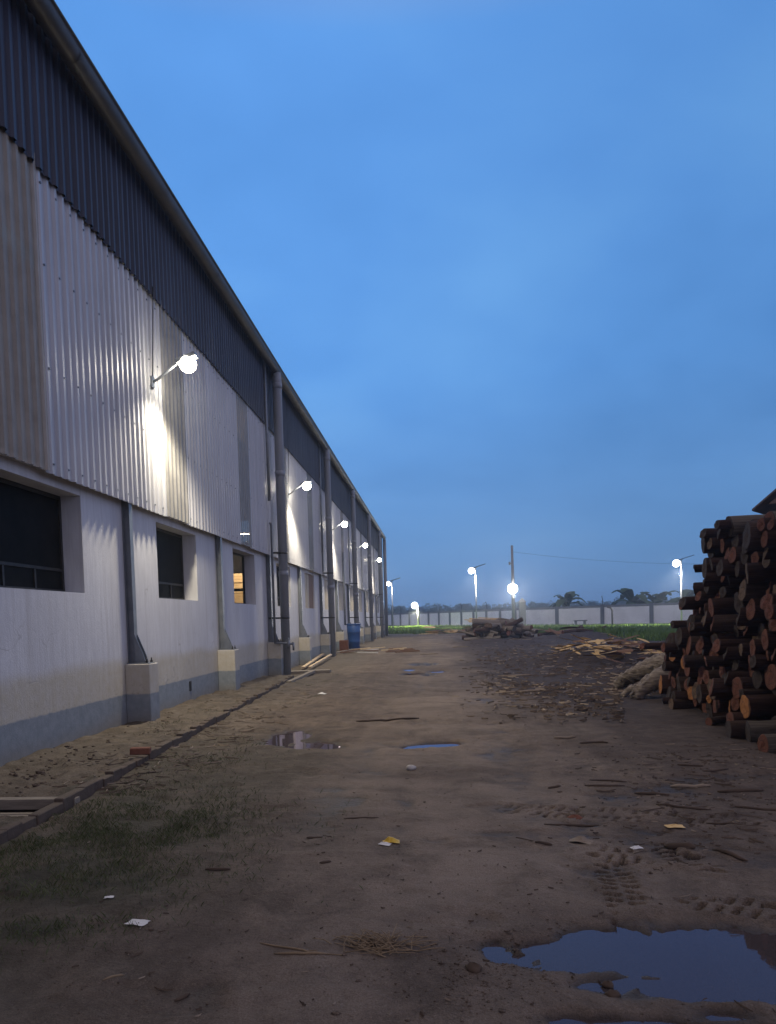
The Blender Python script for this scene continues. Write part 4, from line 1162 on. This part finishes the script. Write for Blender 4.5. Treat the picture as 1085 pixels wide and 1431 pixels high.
for i, v in enumerate(tk.v):
    q = .016*math.sin(v[0]*9+v[2]*13+v[1]*7)+.02*math.sin(v[0]*23-v[1]*19)+.016*math.sin(v[2]*47+v[0]*31)+rj.uniform(-.012, .012)
    tk.v[i] = (v[0]+q*.4, v[1]+q*.5, max(-.05, v[2]+q))
o = tk.build('forked_trunk', M['trunk_bark']); tag(o, 'pale forked trunk leaning on the far end of the big stack', 'trunk')

# jumbled heap in the middle distance
JG = 'logs in the jumbled heap in the middle of the yard'
rr = random.Random(15)
hc = ground_at(697, 895)
for k in range(80):
    u = rr.gauss(0, .52); u = max(-1, min(1, u)); v = rr.uniform(-1, 1)
    hgt = 1.25*(1-abs(u)**2.2)*(1-.4*abs(v))
    x = hc.x+.25+u*1.9; y = hc.y+1.2+v*1.2
    z = .1+hgt*rr.random()**.7
    L = rr.uniform(1.1, 2.4); a = rr.choice([rr.gauss(.3, .5), rr.gauss(2.6, .5), rr.gauss(0, .3), rr.uniform(0, PI)])
    put_log((x-math.cos(a)*L/2, y-math.sin(a)*L/2, z), a, L, rr.uniform(.07, .18), rr.choice(['bark_brown', 'bark_pale', 'bark_floodlit', 'bark_floodlit']), rr.choice(['end_tan', 'end_red', 'end_grey']),
            'rough log tumbled in the jumbled heap below the floodlight', JG, ry=rr.gauss(0, .17), rr=rr)
for k in range(9):
    g = ground_at(rr.uniform(668, 692), 890); z = 1.12+.05*k
    plank('sawn_slab', (g.x-.9, g.y+1.8+.1*k, z*.92+.05), (g.x+1.1, g.y+1.6+rr.uniform(-.5, .5), z*.92-.06+rr.uniform(-.05, .05)), .2, .05, M['slab_yellow'], 'fresh yellow slab lying on top of the jumbled heap', 'slab', 'fresh slabs on the jumbled heap')

# heap of sawn offcuts to the right, brown behind and yellow in front
YG = 'yellow slabs in the offcut heap by the big stack'
def slab_mesh(seed):
    r = random.Random(seed); mb = MB(); n_ = 7; vs = []
    b = r.uniform(-.12, .12); tw = r.uniform(-.5, .5)
    for i in range(n_):
        u = i/(n_-1)-.5; w = .5*(1-.55*abs(u*2)**3)*r.uniform(.8, 1.05)
        zc_ = b*(1-(2*u)**2)
        for (yy, zz) in ((-w, 0), (0, .06), (w, 0), (0, -.04)):
            vs.append((u, yy*math.cos(tw*u)-zz*math.sin(tw*u), zc_+yy*math.sin(tw*u)*.5+zz))
    fs = []
    for i in range(n_-1):
        for k in range(4):
            fs.append((i*4+k, i*4+(k+1) % 4, i*4+4+(k+1) % 4, i*4+4+k))
    fs += [(3, 2, 1, 0), tuple((n_-1)*4+k for k in range(4))]
    mb.add(vs, fs); return mb
SLY = [slab_mesh(s).mesh('slab', M['slab_yellow']) for s in range(6)]
SLB = [slab_mesh(s+20).mesh('slab', M['slab_brown']) for s in range(6)]
def put_slab(x, y, z, L, w, a, me, label, group, ry=0, rx=0):
    o = place(me, 'sawn_slab', (x, y, z), (rx, ry, a), (L, w, w*.8)); return tag(o, label, 'slab', group)
rr = random.Random(31)
for k in range(170):
    px = rr.uniform(776, 928); f = (px-778)/147
    py = rr.uniform(912, 932) if px > 800 else rr.uniform(914, 924)
    g = ground_at(px, py); yel = rr.random() < (.8 if f < .55 else .38)
    hh_ = rr.random()*.55*(1-abs(f-.45))
    put_slab(g.x, g.y, gz(g.x, g.y)+.05+hh_, rr.uniform(.3, .95), rr.uniform(.07, .2), rr.choice([rr.gauss(.3, .6), rr.gauss(2.6, .6), rr.uniform(0, PI)]), rr.choice(SLY if yel else SLB),
             'fresh yellow curved slab in the offcut heap' if yel else 'brown barky slab in the offcut heap', YG if yel else 'brown slabs in the offcut heap by the big stack', rr.gauss(0, .16), rr.gauss(0, .4))
for k in range(34):
    g = ground_at(rr.uniform(598, 662), rr.uniform(882, 888)); yel = rr.random() < .7
    put_slab(g.x, g.y, gz(g.x, g.y)+.1+rr.random()*.4, rr.uniform(1, 2.2), rr.uniform(.2, .4), rr.gauss(.1, .5), rr.choice(SLY if yel else SLB),
             'pale slab in the low timber pile at the edge of the lawn' if yel else 'brown slab in the low timber pile at the lawn edge', 'slabs in the low timber pile by the lawn', rr.gauss(0, .1), rr.gauss(0, .3))
for k in range(26):
    g = ground_at(rr.uniform(752, 818), rr.uniform(886, 893))
    if rr.random() < .5: put_slab(g.x, g.y, gz(g.x, g.y)+.1+rr.random()*.3, rr.uniform(1, 2), rr.uniform(.2, .4), rr.gauss(0, .6), rr.choice(SLB), 'reddish slab on the mound between the lawn and the track', 'scraps on the reddish mound', rr.gauss(0, .2), rr.gauss(0, .4))
    else: put_log((g.x, g.y, gz(g.x, g.y)+.15), rr.gauss(0, .6), rr.uniform(.8, 1.8), rr.uniform(.08, .16), 'bark_brown', 'end_red', 'log scrap on the mound between the lawn and the track', 'log scraps on the reddish mound', rr.gauss(0, .15), rr=rr)

# ------------------------------------------------------------------ litter on the dirt
def shred(mb, r, x, y, L, w, a, mi, lift=.006):
    n_ = 3; c, s = math.cos(a), math.sin(a); b = r.uniform(-.15, .15)*L; pts_ = []
    for i in range(n_+1):
        u = i/n_-.5
        pts_.append((x+c*u*L-s*b*(1-4*u*u), y+s*u*L+c*b*(1-4*u*u), abs(u)*r.uniform(0, .25)*L))
    z = gz(x, y)
    vs = []
    for i, (a_, b_, zz) in enumerate(pts_):
        ww = w*(.5 if i in (0, n_) else 1)*r.uniform(.7, 1.1)
        vs += [(a_-s*ww, b_+c*ww, z+lift+zz*.4-.003), (a_, b_, z+lift+zz*.4+w*.7), (a_+s*ww, b_-c*ww, z+lift+zz*.4-.003)]
    fs = []
    for i in range(n_): fs += [(i*3, i*3+1, i*3+4, i*3+3), (i*3+1, i*3+2, i*3+5, i*3+4)]
    mb.add(vs, fs, mi)
r = random.Random(123)
mb = MB()
for k in range(8500):                    # thick bark litter on the churned mud
    px = r.uniform(610, 940); py = 890+125*(r.random()**.85)
    if px < 690-(py-895)*.1+r.gauss(0, 26): continue
    if r.random() < (py-935)/80 or (py > 975 and px > 870): continue
    g = ground_at(px, py)
    if float(vnoise(np.array([g.x*.9]), np.array([g.y*.5]), 333)[0]) < r.uniform(-.1, .72): continue
    big = r.random() < .04
    shred(mb, r, g.x, g.y, r.uniform(.04, .15)*(1+g.y*.02)*(3.5 if big else 1), r.uniform(.006, .024)*(1+g.y*.02), r.uniform(0, PI), 1 if r.random() < (.5 if big else .17) else 0, r.uniform(.005, .04))
for k in range(520):                     # sparse on the track
    px = r.uniform(60, 1085); py = 950+475*r.random()**1.6; g = ground_at(px, py)
    shred(mb, r, g.x, g.y, r.uniform(.008, .035)*(3 if r.random() < .06 else 1), r.uniform(.0015, .005), r.uniform(0, PI), 1 if r.random() < .15 else 0)
for k in range(560):                     # around the big stack and the near right
    px = r.gauss(985, 85); py = r.triangular(1030, 1215, 1060); g = ground_at(px, py)
    if px > 1110: continue
    shred(mb, r, g.x, g.y, r.uniform(.012, .05)*(4 if r.random() < .10 else 1), r.uniform(.002, .008), r.choice([r.gauss(-.15, .5), r.uniform(0, PI)]), 1 if r.random() < .13 else 0)
for k in range(420):                     # beside the kerb
    py = r.uniform(960, 1110); px = 395-(py-955)*1.78+r.gauss(30, 45); g = ground_at(px, py)
    if g.x < -4.8: continue
    shred(mb, r, g.x, g.y, r.uniform(.03, .25), r.uniform(.003, .010), r.uniform(0, PI), 1 if r.random() < .3 else 0)
o = mb.build('bark_litter', [M['chip'], M['chip_pale']]); tag(o, kind='stuff')
mb = MB()
for k in range(1700):                    # clods and pebbles
    q = r.random()
    if q < .45:
        py = r.uniform(960, 1160); px = 300-(py-955)*1.9+r.uniform(-150, 60)
    elif q < .65:
        px, py = r.gauss(690, 60), r.gauss(1350, 40)
    else:
        px, py = r.uniform(0, 1085), r.uniform(960, 1431)
    g = ground_at(px, py)
    if g.x < -4.7: continue
    s = (r.uniform(.002, .006) if q > .45 else r.uniform(.005, .02))*(2.2 if r.random() < .06 else 1)
    z = gz(g.x, g.y)
    if z < WATER_Z-.004: continue
    mb.ball((g.x, g.y, z+s*.2), s, 0, 7, 4, (r.uniform(.8, 1.7), r.uniform(.7, 1.3), r.uniform(.4, .8)), .38, r)
o = mb.build('dirt_clods', M['ground']); tag(o, kind='stuff')
# countable sticks, each its own thing
def stick(px, py, L, w, a, mat, label, group='sticks and bark strips lying on the track'):
    g = ground_at(px, py); rr_ = random.Random(int(px*7+py)); mb = MB()
    n_ = 5; b = rr_.uniform(-.06, .06)*L; ps = []
    for i in range(n_+1):
        u = i/n_-.5
        x = math.cos(a)*u*L-math.sin(a)*b*(1-4*u*u); y = math.sin(a)*u*L+math.cos(a)*b*(1-4*u*u)
        ps.append((x, y, gz(g.x+x, g.y+y)+w*.55))
    mb.tube(ps, [w*.35]+[w*rr_.uniform(.75, 1.05) for _ in range(n_-1)]+[w*.3], 7)
    return tag(mb.build('stick', mat, None, (g.x, g.y, 0)), label, 'stick', group)
for (px, py, L, w, a, mk, lab) in [
    (850, 1092, .34, .011, -.25, 'chip', 'dark stick, upper of two parallel sticks near the stack shadow'), (845, 1094+5, .36, .012, -.05, 'chip', 'dark stick, lower of two parallel sticks near the stack shadow'),
    (910, 1110, .28, .016, -.35, 'chip', 'thick bark strip pointing at the tyre prints'), (955, 1130, .42, .012, -.4, 'chip', 'long thin dark stick above the pale wood chip'),
    (965, 1100, .34, .02, -.3, 'chip_pale', 'pale split of wood among bark scraps'), (1035, 1107, .40, .02, .05, 'chip', 'thick dark stick by the orange dust'),
    (1062, 1132, .38, .012, -.5, 'chip', 'thin stick pointing away from the tyre prints'), (1030, 1155, .42, .010, -.25, 'chip', 'thin long stick above the leaning dark one'),
    (1020, 1195, .26, .016, -1.0, 'chip', 'short dark stick lying aslant at the track side'), (830, 1040, .34, .016, 0, 'chip', 'short dark stick on open mud before the stack'),
    (790, 1033, .28, .02, .02, 'chip_pale', 'pale flat splinter lying on open mud'), (800, 1153, .42, .010, .02, 'chip', 'thin stick just below the tyre prints'),
    (760, 1181, .12, .012, -.2, 'chip', 'little dark bark flake on bare dirt'), (775, 1102, .12, .014, .2, 'chip', 'curled bark flake on bare dirt'),
    (505, 1145, .28, .006, .05, 'chip', 'thin dark twig in the middle of the track'), (455, 1207, .08, .010, .4, 'chip', 'small dark chip below the left verge'),
    (440, 1180-10, .12, .010, .1, 'chip', 'dark chip above the yellow wrapper'), (420, 1338, .26, .008, -.1, 'straw', 'pale twig beside the straw clump'), (400, 1330, .34, .006, -.5, 'straw', 'long thin pale twig left of the straw clump'),
    (160, 1376, .10, .006, .8, 'straw', 'short straw stem in the dark foreground'), (255, 1392, .08, .010, 1.0, 'chip', 'dark leaf scrap at the bottom edge'), (305, 1220, .16, .012, .1, 'chip', 'dark bark curl on the verge'),
    (735, 968, 1.1, .03, .3, 'chip_pale', 'long pale lath on the churned mud'), (720, 945, .9, .03, .1, 'chip_pale', 'pale lath further back on the churned mud'), (560, 1000+8, .6, .02, .3, 'chip', 'dark stick beyond the shallow puddle'),
    (520, 1030-20, .5, .02, .35, 'chip', 'dark stick between the two puddles'), (600, 915, .8, .03, .05, 'chip_pale', 'pale stick on the far track'), (645, 905, .9, .04, .0, 'chip_pale', 'pale batten before the jumbled heap'),
    (950, 1185, .2, .03, -.45, 'chip', 'lump of dark bark beside the tyre tread'), (1000, 1078, .3, .012, .3, 'chip', 'stick in the stack shadow'), (965, 1072, .25, .014, -.2, 'chip', 'bark strip at the edge of the stack shadow')]:
    stick(px, py, L, w, a, M[mk], lab)
# wrapper, stone, papers, chips
def crumple(px, py, s, mat, name, label, cat, seed, flat=.35):
    g = ground_at(px, py); r_ = random.Random(seed); mb = MB(); n_ = 6; vs = []
    for j in range(n_):
        for i in range(n_):
            u, v = i/(n_-1)-.5, j/(n_-1)-.5
            vs.append((u*s*1.5+r_.uniform(-.08, .08)*s, v*s+r_.uniform(-.08, .08)*s, max(.0, (.5-abs(u))*(.6-abs(v))*s*flat*4*r_.uniform(.4, 1.2))))
    fs = [(j*n_+i, j*n_+i+1, (j+1)*n_+i+1, (j+1)*n_+i) for j in range(n_-1) for i in range(n_-1)]
    mb.add(vs, fs)
    o = mb.build(name, mat, None, (g.x, g.y, gz(g.x, g.y)+.006)); o.rotation_euler = (0, 0, r_.uniform(-.5, .5))
    return tag(o, label, cat)
crumple(547, 1178, .08, M['yellow_wrap'], 'wrapper', 'crumpled yellow wrapper in the middle of the track', 'wrapper', 1, .6)
crumple(538, 1181, .06, M['paper'], 'paper_scrap', 'white scrap touching the yellow wrapper', 'paper', 2, .3)
crumple(193, 1298, .075, M['paper'], 'paper_scrap', 'white paper scrap on the dark verge, lower of two', 'paper', 3, .12)
crumple(153, 1262, .035, M['paper'], 'paper_scrap', 'tiny white scrap at the edge of the grass', 'paper', 4, .2)
crumple(812, 1176, .10, M['chip_pale'], 'wood_chip', 'pale wood chip tilted up on bare dirt', 'wood chip', 5, .5)
crumple(943, 1158, .085, M['slab_yellow'], 'wood_chip', 'pale yellow wood chip between the tyre prints', 'wood chip', 6, .2)
crumple(890, 1188, .05, M['paper'], 'paper_scrap', 'small white crumbs of paper by the tyre tread', 'paper', 8, .5)
crumple(450, 973, .12, M['paper'], 'paper_scrap', 'white scrap on the grassy verge near the kerb end', 'paper', 9, .4)
g = ground_at(575, 1077); mb = MB(); mb.ball((0, 0, .022), .04, 0, 12, 8, (1.3, .9, .75), .12, random.Random(3))
tag(mb.build('stone', M['stone'], None, (g.x, g.y, gz(g.x, g.y))), 'single pale stone on the damp patch of track', 'stone')
g = ground_at(803, 1144); mb = MB(); mb.ball((0, 0, .02), .05, 0, 10, 7, (1.2, .8, .7), .2, random.Random(5))
tag(mb.build('stone', M['red_brick'], None, (g.x, g.y, gz(g.x, g.y))), 'reddish brick lump at the start of the tyre prints', 'stone')
for (px, py, s, lab) in [(850, 1372, .022, 'dark stone poking out of the near puddle'), (856, 1389, .024, 'dark stone at the edge of the near puddle'), (663, 1358, .03, 'dark clod on the rim of the near puddle')]:
    g = ground_at(px, py); mb = MB(); mb.ball((0, 0, 0), s, 0, 9, 6, (1.3, 1, .8), .25, random.Random(px))
    tag(mb.build('stone', M['chip'], None, (g.x, g.y, max(gz(g.x, g.y), WATER_Z)+.008)), lab, 'stone')
g = ground_at(530, 1327); mb = MB(); r = random.Random(50)
for k in range(95):
    x, y = r.gauss(0, .10), r.gauss(0, .045); a = r.choice([r.gauss(0, .5), r.gauss(2.6, .5), r.uniform(0, PI)]); L = r.uniform(.04, .19)
    z = gz(g.x+x, g.y+y)+.004
    e = Vector((x+math.cos(a)*L, y+math.sin(a)*L*.7, z+r.uniform(.0, .05)*(1 if r.random() < .6 else .2)))
    mid = (Vector((x, y, z))+e)/2+Vector((r.uniform(-.01, .01), r.uniform(-.01, .01), r.uniform(0, .01)))
    mb.tube([(x, y, z), mid, e], [.0028, .0026, .0016], 5, cap=False)
tag(mb.build('straw_clump', M['straw'], None, (g.x, g.y, 0)), 'tangled clump of dry straw on the near track', 'straw')

# ------------------------------------------------------------------ shed at the right edge
ev = at_depth(1053, 712, 20); ZE = ev.z
sh = empty('open_shed', (ev.x, 20, 0), 'small dark shed whose brown gable peeks over the log stack', 'shed', None, rad(-38))
W_ = 5.0; rz = ZE+W_/2*.80
mb = MB()
for s_, x0 in ((1, 0), (-1, W_)):
    mb.add([(x0, -.12, ZE), (x0, 6, ZE), (W_/2, 6, rz), (W_/2, -.12, rz), (x0, -.12, ZE-.05), (x0, 6, ZE-.05), (W_/2, 6, rz-.07), (W_/2, -.12, rz-.07)],
           [(0, 1, 2, 3), (7, 6, 5, 4), (0, 3, 7, 4), (0, 4, 5, 1), (1, 5, 6, 2)])
mb.build('roof', M['brown_sheet'], sh)
mb = MB(); gx0, gx1, gz0 = .34, W_-.34, ZE+.10
mb.add([(gx0, .05, gz0), (gx1, .05, gz0), (W_/2, .05, rz-.16), (gx0, .09, gz0), (gx1, .09, gz0), (W_/2, .09, rz-.16)], [(0, 1, 2), (5, 4, 3), (0, 3, 4, 1), (1, 4, 5, 2), (2, 5, 3, 0)])
mb.build('gable', M['board_brown'], sh)
for px2 in (.75, W_-.75):
    for yy in (.2, 5.8):
        mb = MB(); mb.box(px2-.1, px2+.1, yy-.1, yy+.1, -.1, ZE+.04); mb.build('post', M['black'], sh)
mb = MB(); mb.box(.5, W_-.5, 5.92, 6.0, 0, ZE); mb.build('back_wall', M['black'], sh)

# ------------------------------------------------------------------ air
mb = MB(); mb.box(-420, 480, -75, 460, -1.2, 13.2)
hz = mb.build('haze', []); tag(hz, kind='stuff')
hm = bpy.data.materials.new('haze_air'); hm.use_nodes = True; nt = hm.node_tree; nt.nodes.clear()
out = N(nt, 'ShaderNodeOutputMaterial'); pv = N(nt, 'ShaderNodeVolumePrincipled')
pv.inputs['Color'].default_value = (.80, .88, 1, 1); pv.inputs['Density'].default_value = .0016; pv.inputs['Anisotropy'].default_value = .7
nt.links.new(pv.outputs[0], out.inputs['Volume'])
hz.data.materials.clear(); hz.data.materials.append(hm)

# ------------------------------------------------------------------ sky and light
w = bpy.data.worlds.new('World'); scene.world = w; w.use_nodes = True
nt = w.node_tree; nt.nodes.clear()
out = N(nt, 'ShaderNodeOutputWorld'); bg = N(nt, 'ShaderNodeBackground')
sky = N(nt, 'ShaderNodeTexSky'); sky.sky_type = 'NISHITA'; sky.sun_disc = False
SUN_EL, SUN_AZ = rad(4), rad(200)
sky.sun_elevation = SUN_EL; sky.sun_rotation = SUN_AZ; sky.air_density = 1.0; sky.dust_density = .3; sky.ozone_density = 3
tc = N(nt, 'ShaderNodeTexCoord')
sp = N(nt, 'ShaderNodeSeparateXYZ'); nt.links.new(tc.outputs['Generated'], sp.inputs[0])
z = sp.outputs[2]
# flat cloud layer: project the direction on a plane overhead
zz = math_node(nt, 'ADD', math_node(nt, 'MAXIMUM', z, 0.0), .22)
px_ = math_node(nt, 'DIVIDE', sp.outputs[0], zz); py_ = math_node(nt, 'DIVIDE', sp.outputs[1], zz)
cb = N(nt, 'ShaderNodeCombineXYZ'); nt.links.new(px_, cb.inputs[0]); nt.links.new(py_, cb.inputs[1])
cl = noise_node(nt, .9, 4, .5, cb.outputs[0], .2)
cl2 = noise_node(nt, 2.6, 5, .55, cb.outputs[0], .3)
clm = math_node(nt, 'ADD', math_node(nt, 'MULTIPLY', cl, .86), math_node(nt, 'MULTIPLY', cl2, .14))
base = ramp(nt, z, [(.0, (.145, .31, .61)), (.10, (.14, .33, .68)), (.30, (.128, .365, .83)), (.60, (.125, .365, .86)), (.80, (.43, .40, .48)), (1.0, (.46, .40, .45))])  # top stops, out of view, are greyed to light the ground
# lavender sky added out of view behind the camera to light the walls
glow = ramp(nt, z, [(.0, (.46, .43, .58)), (.35, (.46, .45, .66)), (1.0, (.46, .40, .45))])
base = mix(nt, maprange(nt, sp.outputs[1], .45, -.25), base, glow)
# brighter sky lobe added out of view to light the factory wall
base = mix(nt, math_node(nt, 'MULTIPLY', maprange(nt, sp.outputs[0], .58, .85), maprange(nt, z, -.05, .15)), base, (.66, .73, 1.14))
sidegr = maprange(nt, sp.outputs[0], -.35, .5, 1.10, .84)
cg = N(nt, 'ShaderNodeCombineXYZ')
for i_ in range(3): nt.links.new(sidegr, cg.inputs[i_])
base = mix(nt, 1.0, base, cg.outputs[0], 'MULTIPLY')
cfac = maprange(nt, z, .02, .30, .25, 1)
clm = math_node(nt, 'ADD', .5, math_node(nt, 'MULTIPLY', math_node(nt, 'SUBTRACT', clm, .5), cfac))
tint = mix(nt, 1.0, base, ramp(nt, clm, [(.34, (.70, .76, .82)), (.50, (.98, .98, 1.0)), (.66, (1.36, 1.22, 1.10))]), 'MULTIPLY')
nish = mix(nt, 1.0, sky.outputs[0], (.10, .10, .10), 'MULTIPLY')
fin = mix(nt, .10, tint, nish)
nt.links.new(fin, bg.inputs[0]); bg.inputs[1].default_value = 1.0
nt.links.new(bg.outputs[0], out.inputs[0])
sl = bpy.data.lights.new('sun', 'SUN'); sl.energy = .12; sl.angle = rad(50); sl.color = (1, .80, .62)
so = bpy.data.objects.new('sun', sl); C.objects.link(so); so.rotation_euler = (rad(18), rad(12), 0)

# ------------------------------------------------------------------ render settings
scene.view_settings.view_transform = 'Standard'; scene.view_settings.look = 'None'
scene.view_settings.exposure = 0; scene.view_settings.gamma = 1
scene.render.engine = 'CYCLES'
cy = scene.cycles
cy.use_denoising = True
cy.max_bounces = 6; cy.diffuse_bounces = 3; cy.glossy_bounces = 3; cy.transparent_max_bounces = 6; cy.volume_bounces = 0
cy.sample_clamp_indirect = 4; cy.caustics_reflective = False; cy.caustics_refractive = False
